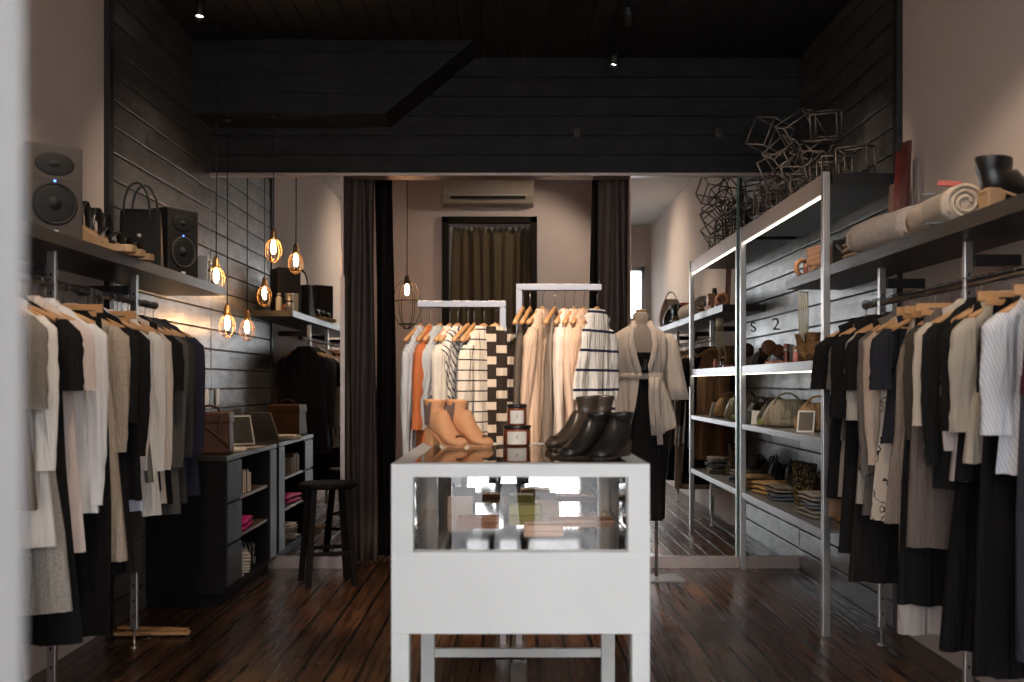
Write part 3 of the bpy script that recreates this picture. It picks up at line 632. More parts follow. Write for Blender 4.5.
# ---- wall rails with shelf
def wall_rack(side, label, ys, y0, y1, zs0, zs1, shelf_y0, shelf_y1):
    t = empty('clothes_rail_shelf', label, 'clothes rack', (0, 0, 0)); X = side * 1.84; W = (XL if side < 0 else XR)
    for y in ys:
        b = M(); b.cbox((X, y, (.09 + zs0) / 2), (.035, .025, zs0 - .09)); p = b.build('post', mSteel, t, .003)
        s = M()
        for k in range(22): s.cbox((X, y - .0128, .16 + k * .075), (.008, .002, .014))
        s.build('slot', mBlack, p)
        f = M(); f.lathe([(.020, 0), (.020, .006), (.006, .012), (.006, .09)], 12, (X, y, 0)); f.build('foot', mSteel, t)
        a = M(); x0, x1 = sorted((X + side * .018, W - side * .002)); a.box(x0, x1, y - .02, y + .02, zs0 - .10, zs0 - .055); a.build('bracket', mDarkShelf, t, .003)
        a = M(); x0, x1 = sorted((X + side * .018, W - side * .002)); a.box(x0, x1, y - .012, y + .012, 1.25, 1.28); a.build('wall_tie', mDarkShelf, t)
    # beaded rail
    b = M(); prof = []; y = y0
    rings = []; N = int((y1 - y0) / .009)
    for i in range(N + 1):
        yy = y0 + i * .009; r = .008 if i % 2 else .0165
        rings.append([(X + side * .0 + r * math.cos(2 * math.pi * j / 8), yy, ZR + .0 - .012 + r * math.sin(2 * math.pi * j / 8)) for j in range(8)])
    b.loft(rings); b.build('notched_rail', mSteel, t)
    x0, x1 = sorted((side * 1.69 if side > 0 else side * 1.735, W - side * .004))
    sb = M().box(x0, x1, shelf_y0, shelf_y1, zs0, zs1).build('shelf_board', mDarkShelf, t, .003)
    xf = x0 if side > 0 else x1
    a, c = sorted((xf, xf - side * .004)); M().box(a, c, shelf_y0, shelf_y1, zs0, zs1).build('edge_strip', mShelfEdge, sb)
    return t
wall_rack(-1, 'left wall clothes rack of steel posts carrying the dark shelf', (3.09, 4.02, 4.9), 2.9, 5.2, 1.83, 1.88, 2.4, 6.09)
wall_rack(1, 'right wall clothes rack of steel posts carrying the long shelf', (3.09, 4.02, 4.95), 2.9, 5.2, 1.87, 1.925, 2.4, 6.12)
for i, (x, y, a) in enumerate(((-1.83, 5.10, .05), (-1.86, 5.19, -.12))):
    h = hanger('bar', (x, y, .02), (R(90), 0, a), ['loose wooden hanger bar lying on the floor under the left rail', 'second wooden hanger bar on the floor crossing the first'][i], 'hangers on the floor')
    h.rotation_euler = (R(90), 0, a)

# ---- centre rails
def stand(label, xp, xe, z, y):
    t = empty('garment_rail', label, 'garment rail', (xp, y, 0)); s = math.copysign(1, xe - xp)
    M().box(-.016, .016, -.016, .016, .02, z - .02).build('post', mChrome, t, .002)
    M().box(min(-s * .016, xe - xp), max(-s * .016, xe - xp), -.018, .018, z - .02, z + .012).build('crossbar', mChrome, t, .002)
    M().box(-.012, .012, -.012, .012, 0, .02).build('post_foot', mSteel, t)
    M().box(-.036, .036, -.2, .2, 0.004, .022).build('base_plate', mSteel, t, .002)
    M().tube([((xe - xp) - s * .012, 0, z + .012), ((xe - xp) - s * .012, 0, z + .03)], .005).build('end_pin', mChrome, t)
    return t
YC = 4.92
stand('lower chrome rail at centre left holding striped clothes', -.035, -.455, 1.692, YC)
stand('taller chrome rail at centre right holding cream clothes', .045, .45, 1.775, YC)
mBigStr = stripes('cream_black_stripe', (.62, .54, .46), (.03, .025, .03), 20, .13)
mChev = stripes('navy_chevron_stripe', (.62, .57, .52), (.045, .04, .07), 24, .30, (1.0, 0, 1), True)
mBands = stripes('brown_banded_check', (.03, .02, .016), (.55, .45, .36), 9, .34, (1.01, 0, 1), stagger=True)
mBlueBand = stripes('navy_blue_band', (.56, .54, .52), (.02, .022, .05), 10.5, .14)
mDenimStr = stripes('faded_blue_stripe', (.36, .38, .42), (.46, .47, .50), 50, .5, (1, 0, 0))
def chang(where, px, z, rz, desc, m, cat, hem, **kw):
    X = (px - 510) * YC / 1000
    hang(where, X, YC, z - .012 + .012, rz, desc, m, cat, L=z - .1 - hem, **kw)
W1 = 'centre left rail'; W2 = 'centre right rail'
z1, z2 = 1.672 + .012, 1.755 + .012
chang(W1, 421, z1, R(74) , 'pale blue long shirt at the left end of the centre left rail', mDenimStr, 'shirt', .72, hw=.165, slen=.5)
chang(W1, 430, z1, R(80) , 'rust orange long blouse on the centre left rail', cloth((.42, .12, .045)), 'blouse', .78, hw=.165, sleeve='mid')
chang(W1, 440, z1, R(72) , 'light grey-blue shirt beside the rust blouse', cloth((.40, .41, .43)), 'shirt', .80, hw=.16, sleeve='mid')
chang(W1, 450, z1, R(74) , 'cream short-sleeved top on the centre left rail', cloth((.55, .50, .43)), 'top', .95, hw=.16, sleeve='short')
chang(W1, 458, z1, R(66) , 'white top with navy chevron stripes', mChev, 'top', .88, hw=.16, sleeve='mid')
chang(W1, 468, z1, R(72) , 'washed denim blue top with fringed neck', cloth((.20, .22, .25), 'knit'), 'top', .90, hw=.155, sleeve='none', style='tank')
chang(W1, 474, z1, R(76) , 'slate blue sleeveless top beside the striped jumper', cloth((.17, .19, .22)), 'top', .92, hw=.155, sleeve='none', style='tank')
chang(W1, 484, z1, R(58) , 'flared cream jumper with thin black stripes', mBigStr, 'jumper', .85, hw=.155, flare=.06, slen=.55)
chang(W1, 495, z1, R(12), 'dark brown top with cream banded check near the chrome post', mBands, 'top', .74, hw=.11, sleeve='none', style='shirt')
chang(W2, 523, z2, R(80) , 'dark taupe dress at the left end of the centre right rail', cloth((.10, .08, .065)), 'dress', .85, hw=.155, sleeve='none', style='tank')
chang(W2, 530, z2, R(80) , 'dark olive dress second on the centre right rail', cloth((.075, .065, .05)), 'dress', .88, hw=.155, sleeve='none', style='tank')
chang(W2, 543, z2, R(68) , 'long peach-cream dress on the centre right rail', cloth((.56, .40, .30)), 'dress', .76, hw=.165, flare=.06, sleeve='long', slen=.5)
chang(W2, 555, z2, R(77) , 'grey-beige camisole on the centre right rail', cloth((.22, .18, .15)), 'top', .95, hw=.17, sleeve='none', style='tank')
chang(W2, 565, z2, R(77) , 'long white shirt on the centre right rail', cloth((.66, .57, .50)), 'shirt', .88, hw=.16, slen=.58)
chang(W2, 574, z2, R(76) , 'blush pink shirt on the centre right rail', cloth((.60, .43, .33)), 'shirt', 1.04, hw=.165, slen=.5)
chang(W2, 584, z2, R(72) , 'apricot shirt on the centre right rail', cloth((.58, .38, .27)), 'shirt', 1.06, hw=.165, slen=.45)
chang(W2, 597, z2, R(58), 'white pleated top with navy bands at the right end of the centre rail', mBlueBand, 'top', 1.05, hw=.14, sleeve='short', slen=.3)

# ================================================================ WHITE DISPLAY CABINET
def cabinet():
    x0, x1, y0, y1, z0, z1 = -.372, .438, 3.13, 4.23, .514, 1.047
    cx, cy = (x0 + x1) / 2, (y0 + y1) / 2
    t = empty('display_cabinet', 'white painted display cabinet with glass top standing front and centre', 'display cabinet', (cx, cy, 0))
    hx, hy = (x1 - x0) / 2, (y1 - y0) / 2; p = .056
    for sx in (-1, 1):
        for sy in (-1, 1):
            M().cbox((sx * (hx - p / 2), sy * (hy - p / 2), z0 / 2), (p, p, z0)).build('leg', mWhiteWood, t, .002)
    a = M(); zt = .770
    a.box(-hx, hx, -hy, -hy + .03, z0, zt); a.box(-hx, hx, hy - .03, hy, z0, zt); a.box(-hx, -hx + .03, -hy + .03, hy - .03, z0, zt); a.box(hx - .03, hx, -hy + .03, hy - .03, z0, zt)
    a.box(-hx + .03, hx - .03, -hy + .03, hy - .03, z0 + .005, z0 + .02)
    a.build('apron', mWhiteWood, t, .002)
    for sx in (-1, 1):
        for sy in (-1, 1): M().cbox((sx * (hx - .034), sy * (hy - .034), (zt + z1 - .04) / 2), (.068, .068, z1 - .04 - zt)).build('corner_post', mWhiteWood, t, .002)
    b = M(); b.box(-hx, hx, -hy, -hy + .06, z1 - .042, z1); b.box(-hx, hx, hy - .06, hy, z1 - .042, z1); b.box(-hx, -hx + .06, -hy + .06, hy - .06, z1 - .042, z1); b.box(hx - .06, hx, -hy + .06, hy - .06, z1 - .042, z1)
    b.build('top_frame', mWhiteWood, t, .002)
    M().box(-hx + .03, hx - .03, -hy + .03, hy - .03, zt - .012, zt + .004).build('mirrored_deck', mDeck, t)
    M().box(-hx + .061, hx - .061, -hy + .061, hy - .061, z1 - .012, z1 - .002).build('glass_top', mTopGlass, t)
    M().box(-hx + .068, hx - .068, -hy + .02, -hy + .026, zt, z1 - .04).build('glass_front', mGlass, t)
    for s in (-1, 1): M().box(*sorted((s * (hx - .02), s * (hx - .026))), -hy + .068, hy - .068, zt, z1 - .04).build('glass_side', mGlass, t)
    M().box(-hx + .068, hx - .068, hy - .035, hy - .028, zt, z1 - .04).build('mirror_back', mMirror, t)
    M().box(-hx + p, hx - p, hy - .04, hy - .012, .15, .185).build('rear_stretcher', mWhiteWood, t, .002)
    M().box(-.03, .03, -hy + .04, hy - .04, .10, .13).build('centre_stretcher', mat('grey_stretcher', (.2, .19, .18), .5), t, .002)
    return cx, cy
mDeck = mat('mirrored_deck', (.8, .74, .68), .06, .95, var=.03)
mTopGlass = glass_mat('top_glass', (.75, .7, .66)); 
CX, CY = cabinet()
ZT = 1.0465; ZD = .7745
# inside the cabinet
o = M().cbox((0, 0, .02), (.13, .09, .04)).build('jewellery_box', mat('olive_card', (.38, .36, .12), .6), None, .003, loc=(.06, 4.02, ZD)); tag(o, 'olive green box inside the glass cabinet', 'box')
b = M(); b.box(-.12, .12, -.06, .06, 0, .012); t = b.build('jewellery_tray', mat('peach_card', (.6, .36, .22), .6), None, .003, loc=(.27, 3.8, ZD)); tag(t, 'peach jewellery tray at right inside the glass cabinet', 'tray')
for k in range(5): M().tube([(.010 * math.cos(a), 0, .010 * math.sin(a)) for a in [R(q * 30) for q in range(13)]], .002, 6, cap=False).build('ring', mGold, t, loc=(-.09 + .045 * k, rnd.uniform(-.03, .03), .0245))
for x, y, w, cc, lab in ((-.12, 3.8, .16, (.35, .16, .09), 'brown leather tray at left inside the glass cabinet'), (.12, 3.6, .14, (.62, .42, .3), 'pale peach tray in the middle inside the glass cabinet')):
    t = M().box(-w / 2, w / 2, -.05, .05, 0, .012).box(-w / 2, w / 2, -.05, -.044, .012, .02).box(-w / 2, w / 2, .044, .05, .012, .02).build('jewellery_tray', mat('tray', cc, .6), None, .002, loc=(x, y, ZD)); tag(t, lab, 'tray')
    for k in range(4): M().tube([(.016 * math.cos(a_), .016 * math.sin(a_), 0) for a_ in [R(q * 30) for q in range(13)]], .003, 6, cap=False).build('bracelet', mGold, t, loc=(-w * .33 + w * .22 * k, rnd.uniform(-.02, .02), .0155))
for i, (x, y, h, lab) in enumerate(((-.2, 4.02, .07, 'pale card folded at the back left inside the glass cabinet'), (.15, 4.05, .05, 'small pale card at the back right inside the glass cabinet'))):
    b = M(); b.add([(-.05, -.02, 0), (.05, -.02, 0), (.05, 0, h), (-.05, 0, h), (.05, .02, 0), (-.05, .02, 0)], [(0, 1, 2, 3), (3, 2, 4, 5)]); o = b.build('price_card', mPaper, None, loc=(x, y, ZD), solid=.0015); tag(o, lab, 'card')

# ---------------------------------------------------------------- footwear
def boot_bm(H=.19, heel=.05, toe=.23, w=1.0, shaft=.046, fl=.008):
    def lift(x): return heel * max(0, min(1, 1 - x / (.62 * toe)))
    S = [(-.004, H, -4, shaft + fl, .044), (-.002, H * .94, 0, shaft + fl * .4, .041), (.0, H * .80, 2, shaft - .005, .036), (.003, max(.078 + heel, H * .62), 6, shaft - .008, .033), (.005, .062 + heel * .97, 18, .048, .036), (.016, .050 + heel * .93, 42, .070, .037),
         (.056, .046 + heel * .58, 62, .052, .037), (toe * .42, .040 + lift(toe * .42), 78, .037, .037), (toe * .62, .028 + .004, 86, .028, .042), (toe * .78, .0235, 88, .021, .043), (toe * .92, .020, 90, .017, .034), (toe, .016, 90, .010, .018)]
    b = M(); rings = []; n = 20
    for x, z, th, a, bb in S:
        c, s = math.cos(R(th)), math.sin(R(th)); ring = []
        for j in range(n):
            q = 2 * math.pi * j / n; u = a * math.cos(q); v = bb * w * math.sin(q)
            zz = z + u * s
            ring.append((x + u * c, v, max(zz, .006 + lift(x) * .9 if th > 50 else 0.006)))
        rings.append(ring)
    b.loft(rings, False, True); return b
def boots(name, labels, m, pos, rots, H=.19, heel=.05, toe=.23, heelm=None, group=None, peep=None, slab=False, elastic=False, shaft=.046):
    for i, (p, r) in enumerate(zip(pos, rots)):
        t = empty(name, labels[i], 'boot', p, r, group)
        if shaft > .05: t.scale = (1.2, 1.2, 1)
        boot_bm(H, heel, toe, 1, shaft, -.004 if shaft > .05 else .008).build('upper', m, t, sub=1, solid=.003)
        s = M(); rings = []
        for x in [-.042 + (toe + .036) * q / 14 for q in range(15)]:
            u = (x + .042) / (toe + .036); wd = .034 * (math.sin(math.pi * min(1, max(.02, u * .93 + .035))) ** .45) * (1 + .2 * (u > .55))
            zl = heel * max(0, min(1, 1 - max(x, 0) / (.62 * toe)))
            rings.append([(x, -wd, zl), (x, wd, zl), (x, wd, zl + .009), (x, -wd, zl + .009)])
        s.loft(rings, True, True, False); s.build('sole', heelm or mSole, t)
        h = M(); h.taper(0, heel + .012, .045, .045, .066, .058, o0=(-.012, 0), o1=(-.006, 0)); h.build('heel', heelm or mSole, t, .004)
        if peep: M().lathe([(.0, -.002), (.017, -.002), (.019, .001), (.0, .003)], 16, mtx=Matrix.Translation((toe * .90, 0, .030)) @ Euler((0, R(52), 0)).to_matrix().to_4x4() @ Matrix.Scale(1.2, 4)).build('toe_opening', peep, t)
        if elastic:
            for s_ in (-1, 1):
                M().taper(.085, H - .01, .03, .004, .05, .004, mtx=Matrix.Translation((.0, s_ * .0375, 0))).build('side_panel', elastic, t)
boots('ankle_boot', ['tan suede peep-toe ankle boot at left on the glass top', 'tan suede peep-toe ankle boot right of its pair, on the glass top'], mTan, [(-.305, 4.06, ZT), (-.215, 4.07, ZT)], [R(-50), R(-44)], .185, .06, .19, mTan, 'tan boots on the cabinet', mBlack, elastic=mTanGrey, shaft=.042)
boots('ankle_boot', ['dark bronze ankle boot at back left of the black shoes', 'black ankle boot behind the frontmost pair on the glass top'], mat('bronze_black_leather', (.06, .042, .03), .28, var=.4), [(.31, 4.02, ZT), (.375, 4.05, ZT)], [R(-140), R(-128)], .20, .06, .215, mBlkLeather, 'black boots on the cabinet', mBlack)
boots('ankle_boot', ['black leather ankle boot at front, left of the near pair', 'black leather ankle boot at front right corner of the glass top'], mBlkLeather, [(.31, 3.50, ZT), (.385, 3.47, ZT)], [R(-128), R(-118)], .150, .045, .215, None, 'black boots on the cabinet', None)

# candles in amber jars, one on the other
def candle(label, loc, r, h):
    t = empty('candle_jar', label, 'candle', loc, 0, 'amber candle jars on the cabinet')
    M().lathe([(r * .92, 0), (r, .004), (r, h * .78), (r * .93, h * .82)], 28).build('glass_jar', mAmber, t)
    M().lathe([(r * 1.0, h * .82), (r * 1.02, h * .83), (r * 1.02, h * .985), (r * .98, h)], 28).build('lid', mBlkLeather, t)
    b = M(); n = 10; za, zb_ = h * .08, h * .70; rr = r * 1.012; rings = []
    for i in range(n + 1):
        a = R(-90 - 42 + 84 * i / n); rings.append([(rr * math.cos(a), rr * math.sin(a), za), (rr * math.cos(a), rr * math.sin(a), zb_)])
    b.loft(rings, False, False, False, False); l = b.build('paper_label', mLabel, t)
    txt('S', mInk, h * .22, l, (0, -rr - .001, h * .42), (R(90), 0, 0), 'label_letter', .0004)
candle('larger amber candle jar with white label standing on the glass top', (.028, 4.08, ZT), .056, .082)
candle('smaller amber candle jar standing on top of the larger jar', (.028, 4.08, ZT + .0825), .040, .085)

# ================================================================ MANNEQUIN
def mannequin():
    mx, my = .865, 6.62
    t = empty('mannequin', 'headless fabric mannequin dressed in a cream wrap cardigan and long black skirt', 'mannequin', (mx, my, 0), R(4))
    m = mat('linen_form', (.30, .24, .20), .9, bump=.2, bscale=200)
    P_ = [(1.77, .035, .04), (1.755, .052, .055), (1.70, .052, .056), (1.675, .065, .06), (1.655, .11, .07), (1.63, .165, .075), (1.58, .185, .085), (1.50, .175, .10), (1.42, .155, .095), (1.34, .125, .08), (1.26, .145, .09), (1.16, .165, .105), (1.05, .165, .10)]
    M().loft([[(hw * math.cos(2 * math.pi * j / 28), hd * math.sin(2 * math.pi * j / 28), z) for j in range(28)] for z, hw, hd in P_]).build('torso', m, t)
    M().lathe([(.03, 1.77), (.036, 1.775), (.03, 1.785), (.008, 1.79)][::-1], 18).build('neck_cap', mWood, t)
    # black camisole
    M().loft([[(hw * math.cos(2 * math.pi * j / 28), hd * math.sin(2 * math.pi * j / 28), z) for j in range(28)] for z, hw, hd in [(1.50, .178, .104), (1.42, .160, .100), (1.34, .131, .086), (1.26, .150, .096), (1.2, .16, .1)]], False, False).build('black_camisole', cloth(BLK), t)
    # skirt
    g = M(); rings = []
    for z, hw, hd, fo in [(1.28, .146, .095, 0), (1.16, .172, .112, .002), (1.0, .176, .12, .006), (.75, .165, .12, .010), (.5, .158, .12, .013), (.40, .155, .12, .014)]:
        rings.append([((hw + fo * math.sin(7 * 2 * math.pi * j / 48 + z)) * math.cos(2 * math.pi * j / 48), (hd + fo * math.sin(7 * 2 * math.pi * j / 48 + z)) * math.sin(2 * math.pi * j / 48), z) for j in range(48)])
    g.loft(rings, False, False); g.build('black_skirt', cloth(BLK), t)
    # cardigan
    cm = cloth((.58, .49, .42)); b = M(); rings = []; N = 44
    for z, hw, hd, al, fo in [(1.70, .062, .065, 60, 0), (1.675, .085, .072, 50, 0), (1.65, .135, .082, 38, 0), (1.615, .185, .09, 33, .001), (1.55, .198, .105, 27, .003), (1.46, .190, .116, 20, .005), (1.38, .160, .108, 13, .006), (1.34, .150, .10, 9, .004), (1.29, .165, .108, 11, .008), (1.2, .20, .13, 15, .015), (1.1, .225, .145, 24, .02), (1.04, .235, .15, 30, .024)]:
        ring = []
        for i in range(N + 1):
            a = R(al + (360 - 2 * al) * i / N); f = fo * math.sin(9 * a + z * 4)
            drop = (.10 if z < 1.11 else .05 if z < 1.21 else 0) * max(0, math.cos(a)) ** 1.5
            ring.append(((hw + f) * math.sin(a), -(hd + f) * math.cos(a), z - drop))
        rings.append(ring)
    b.loft(rings, False, False, True, False); card = b.build('cardigan', cm, t, solid=.004, sub=1)
    for s in (-1, 1):
        b = M(); rg = []
        for x, y, z, r in [(.165, 0, 1.625, .045), (.192, 0, 1.57, .058), (.205, -.01, 1.48, .06), (.222, -.015, 1.38, .060), (.238, -.02, 1.28, .062), (.252, -.03, 1.19, .066)]:
            rg.append([(s * x + r * math.cos(2 * math.pi * j / 18), y + r * .75 * math.sin(2 * math.pi * j / 18), z + (.012 * math.sin(3 * j)) * 0) for j in range(18)])
        b.loft(rg, True, False); b.build('sleeve', cm, card, solid=.003)
        l = M(); l.loft([[(s * x - .022, y, z), (s * x + .022, y + .004, z)] for x, y, z in [(.045, -.03, 1.71), (.072, -.077, 1.64), (.08, -.100, 1.55), (.062, -.113, 1.46), (.036, -.110, 1.38), (.026, -.106, 1.345)]], False, False, True, False); l.build('lapel', cm, card, solid=.006)
    w = M(); w.loft([[((hw) * math.cos(2 * math.pi * j / 32), (hd) * math.sin(2 * math.pi * j / 32), z) for j in range(32)] for z, hw, hd in [(1.365, .158, .110), (1.345, .157, .113), (1.325, .162, .112)]], False, False); w.build('belt', cm, card, solid=.006)
    for x0, z1 in ((.035, .96), (.072, .90)):
        w = M(); w.loft([[(x0 + .01 * math.sin(z * 9), -.125 - .03 * (1.33 - z), z), (x0 + .038 + .01 * math.sin(z * 9), -.128 - .03 * (1.33 - z), z)] for z in (1.34, 1.25, 1.15, 1.05, z1)], False, False, True, False); w.build('belt_tie', cm, card, solid=.005)
    w = M(); w.lathe([(.004, 0), (.012, .01), (.016, .03), (.010, .04), (.018, .05), (.024, .09)][::-1], 10, (-.0, -.13, 1.36)); 
    w2 = M(); w2.lathe([(.003, .09), (.012, .085), (.014, .07), (.008, .062), (.018, .05), (.026, .0)], 12, (.004, -.125, 1.365)); w2.build('tassel', mBlkLeather, card)
    M().tube([(.105, 0, .02), (.105, 0, 1.06)], .011, 12).build('pole', mSteel, t)
    M().box(-.10, .27, -.12, .12, 0, .014).build('base_plate', mShelfSteel, t, .003)
mannequin()

# ================================================================ COUNTER
def counter():
    t = empty('shop_counter', 'dark lacquered shop counter with open shelves along the left wall', 'counter', (-1.88, 6.38, 0))
    x0, x1 = XL + .02 + 1.88, -1.644 + 1.88; y0, y1 = 5.77 - 6.38, 7.0 - 6.38; yc = 6.10 - 6.38; ye = 6.80 - 6.38
    M().box(x0, x1 + .012, y0 - .01, y1, .848, .876).build('worktop', mCounterTop, t, .003)
    b = M(); b.box(x0, x1, y0, yc, .075, .848); b.box(x0, x1, ye, y1, .075, .848); b.box(x0, x0 + .02, yc, ye, .075, .848); b.box(x0, x1, yc, ye, .075, .095)
    b.box(x0, x1 - .05, y0 + .03, y1, 0, .075)
    b.build('carcass', mCarcass, t, .003)
    for z in (.36, .59): M().box(x0 + .02, x1 - .004, yc, ye, z, z + .018).build('shelf', mat('worn_shelf', (.16, .10, .07), .4), t, .002)
    for i, z in enumerate((.12, .365, .61)):
        d = M().box(x1, x1 + .012, y0 + .01, yc - .01, z, z + .225).build('drawer', mCounter, t, .003)
        M().box(x1 + .0122, x1 + .0135, (y0 + yc) / 2 - .014, (y0 + yc) / 2 + .014, z + .188, z + .214).build('finger_notch', mBlack, d)
    b = M().box(x1, x1 + .012, ye + .01, y1 - .005, .1, .84).build('end_door', mCounter, t, .003)
counter()
for k, (y, h, c) in enumerate(((6.18, .13, (.45, .4, .34)), (6.24, .15, (.08, .06, .05)), (6.29, .14, (.5, .32, .2)), (6.35, .145, (.12, .09, .07)), (6.41, .12, (.5, .42, .34)))):
    t = empty('book', ['cream small book nearest in the counter cubby', 'dark brown book second in the counter cubby', 'tan book in the middle of the counter cubby', 'brown-black book fourth in the counter cubby', 'pale low book last in the counter cubby'][k], 'book', (-1.72, y, .6085), 0, 'books in the counter cubby')
    M().box(-.055, .055, -.012, .012, 0, h).build('cover', mat('book_cover', c, .6), t, .001); M().box(-.05, .057, -.009, .009, .004, h - .004).build('pages', mPaper, t)
def folded(name, label, cat, loc, rz, w, d, h, n, mats, group=None):
    """one folded garment or a slab of folded cloth with visible fold layers"""
    b = M(); lh = h / n
    for i in range(n):
        r = rnd.uniform(-.006, .006); rings = []
        for q in range(9):
            u = -1 + q / 4; ww = w / 2 * (1 - .04 * abs(u) ** 4) + r
            sec = []
            for j in range(16):
                a = 2 * math.pi * j / 16; sec.append((ww * math.copysign(abs(math.cos(a)) ** .35, math.cos(a)), u * d / 2, lh * (i + .5) + lh * .5 * math.copysign(abs(math.sin(a)) ** .7, math.sin(a)) * (1 - .5 * abs(u) ** 6) + .004 * math.sin(u * 4 + i) * (i > 0)))
            rings.append(sec)
        b.loft(rings)
    o = b.build(name, mats, None, loc=loc, rot=(0, 0, rz)); tag(o, label, cat, group); return o
folded('folded_cloth', 'magenta folded cloth on the middle counter shelf', 'cloth', (-1.75, 6.35, .379), .1, .18, .36, .07, 2, mPink)
folded('paper_stack', 'stack of pale paper bags at the bottom of the counter', 'paper bags', (-1.76, 6.42, .096), R(20), .16, .26, .13, 7, mPaper)
folded('folded_scarf', 'dark patterned scarf stuffed beside the paper bags in the counter', 'scarf', (-1.78, 6.66, .096), .2, .16, .16, .14, 3, stripes('dark_print', (.03, .03, .03), (.4, .38, .36), 40, .3, (1, .3, 0)))
o = M().tube([(.035 * math.cos(R(a)) * (1 + a / 2000), .035 * math.sin(R(a)) * (1 + a / 2000), .005 + .004 * (a // 360)) for a in range(0, 1080, 24)], .0035, 6).build('coiled_cable', mWhiteP, None, loc=(-1.70, 6.2, .096)); tag(o, 'coiled white cable at the bottom of the counter', 'cable')

# leather box bag on the counter
def leather_bag(label, loc, rz, w, d, h, m, name='leather_bag', fl=.06):
    t = empty(name, label, 'bag', loc, rz)
    M().taper(0, h, w, d, w * .94, d * .8).build('body', m, t, .02)
    M().taper(h - fl, h + .006, w * 1.01, d * .9, w * .97, d * .86).build('flap', m, t, .01)
    M().tube([(-w * .22, 0, h), (-w * .2, 0, h + .03), (0, 0, h + .045), (w * .2, 0, h + .03), (w * .22, 0, h)], .007).build('carry_handle', m, t)
    for s in (-1, 1): M().box(s * w * .3 - .01, s * w * .3 + .01, -d / 2 - .004, -d / 2 + .02, h * .3, h).build('buckle_strap', m, t, .002)
    M().tube([(-w * .1, -d / 2 - .002, h * .75), (w * .25, -d / 2 - .006, h * .45), (w * .48, -d / 2 + .004, h * .2)], .007).build('shoulder_strap', m, t)
    return t
leather_bag('brown leather box bag standing at the near end of the counter', (-1.80, 5.98, .8765), R(8), .27, .22, .245, mLeather)
# laptop + papers
t = empty('laptop', 'open silver laptop on the counter beyond the leather bag', 'laptop', (-1.76, 6.5, .8765), R(38))
M().box(-.16, .16, -.11, .11, 0, .012).build('keyboard_base', mSilver, t, .004)
mt = Matrix.Translation((0, .11, .012)) @ Euler((R(-22), 0, 0)).to_matrix().to_4x4()
s = M().box(-.16, .16, -.003, .004, 0, .21, mt).build('lid', mSilver, t, .003); M().box(-.147, .147, -.0045, -.003, .012, .198, mt).build('screen', mScreen, s)
b = M()
for r_ in range(4):
    for c_ in range(12): b.box(-.145 + c_ * .0245, -.145 + c_ * .0245 + .02, -.005 + r_ * .024, .015 + r_ * .024, .012, .0135)
b.build('keys', mSpkB, t)
folded('paper_stack', 'low stack of papers on the counter in front of the laptop', 'papers', (-1.74, 6.26, .8765), .1, .16, .2, .02, 3, mPaper)
o = M().tube([(-.05, .0, .01), (0, .05, .03), (.06, .02, .012), (.03, -.05, .01), (-.04, -.04, .02), (-.06, .02, .035), (.02, .06, .02)], .006).build('cable_tangle', mBlkLeather, None, loc=(-1.86, 6.30, .877)); tag(o, 'black cable tangle on the counter behind the papers', 'cable')

# stool
t = empty('bar_stool', 'dark wooden bar stool before the counter and left mirror', 'stool', (-1.185, 6.50, 0), R(20))
M().lathe([(.10, .0), (.185, .0), (.195, .008), (.195, .026), (.185, .034), (.1, .030)], 8, (0, 0, .622)).build('seat', mWoodD, t, .003)
for sx in (-1, 1):
    for sy in (-1, 1): 
        b = M(); b.loft([[(sx * a + dx, sy * a + dy, z) for dx, dy in ((-w, -w), (w, -w), (w, w), (-w, w))] for a, w, z in ((.150, .019, 0), (.105, .019, .625))], True, True, False); b.build('leg', mWoodD, t, .003)
def at_h(z): return .150 - (.045) * z / .625
for z, ax in ((.20, 0), (.20, 1), (.30, 0), (.30, 1)):
    a = at_h(z)
    for s in (-1, 1):
        if (z == .20) == (ax == 0): 
            if ax == 0: M().box(-a, a, s * a - .009, s * a + .009, z, z + .025).build('rung', mWoodD, t, .002)
            else: M().box(s * a - .009, s * a + .009, -a, a, z, z + .025).build('rung', mWoodD, t, .002)

# ================================================================ LEFT HIGH SHELF
SL = 1.8805; SR = 1.9255
def speaker(label, x, y, rz, m, col):
    t = empty('studio_speaker', label, 'speaker', (x, y, SL), rz, 'studio speakers on the left shelf'); w, d, h = .22, .20, .385
    M().box(-w / 2, w / 2, -d / 2, d / 2, 0, h).build('cabinet', m, t, .008)
    q = Euler((R(90), 0, 0)).to_matrix().to_4x4(); yf = -d / 2
    wf = M(); wf.lathe([(.087, -.002), (.087, .006), (.078, .008), (.074, -.0)][::1], 32, mtx=Matrix.Translation((0, yf, .145)) @ q, cap=False); w_ = wf.build('woofer', col, t)
    M().lathe([(.075, .003), (.062, .006), (.030, -.000), (.026, .001), (.018, .010), (.001, .013)], 32, mtx=Matrix.Translation((0, yf, .145)) @ q, cap=False).build('cone', mCone, w_)
    tw = M(); tw.lathe([(.075, -.001), (.075, .003), (.070, .004), (.03, .0015), (.018, .002), (.012, .007), (.001, .009)], 28, mtx=Matrix.Translation((0, yf, .305)) @ q @ Matrix.Scale(.62, 4, (0, 1, 0)), cap=False); tw.build('tweeter', mCone, t)
    M().box(-.085, .085, yf - .001, yf + .001, .238, .241).build('seam', mCone, t)
    M().lathe([(.005, 0), (.005, .003), (.001, .004)], 10, mtx=Matrix.Translation((.0, yf, .236)) @ q).build('power_light', mBlue, t)
    M().box(-.014, .014, yf - .002, yf, .025, .038).build('badge', mWhiteP, t, .001)
speaker('grey studio speaker with blue light at the near end of the left shelf', -1.905, 4.12, R(40), mSpk, mSpkB)
speaker('black studio speaker beside the handbag on the left shelf', -1.90, 5.60, R(60), mSpkB, mSpk)
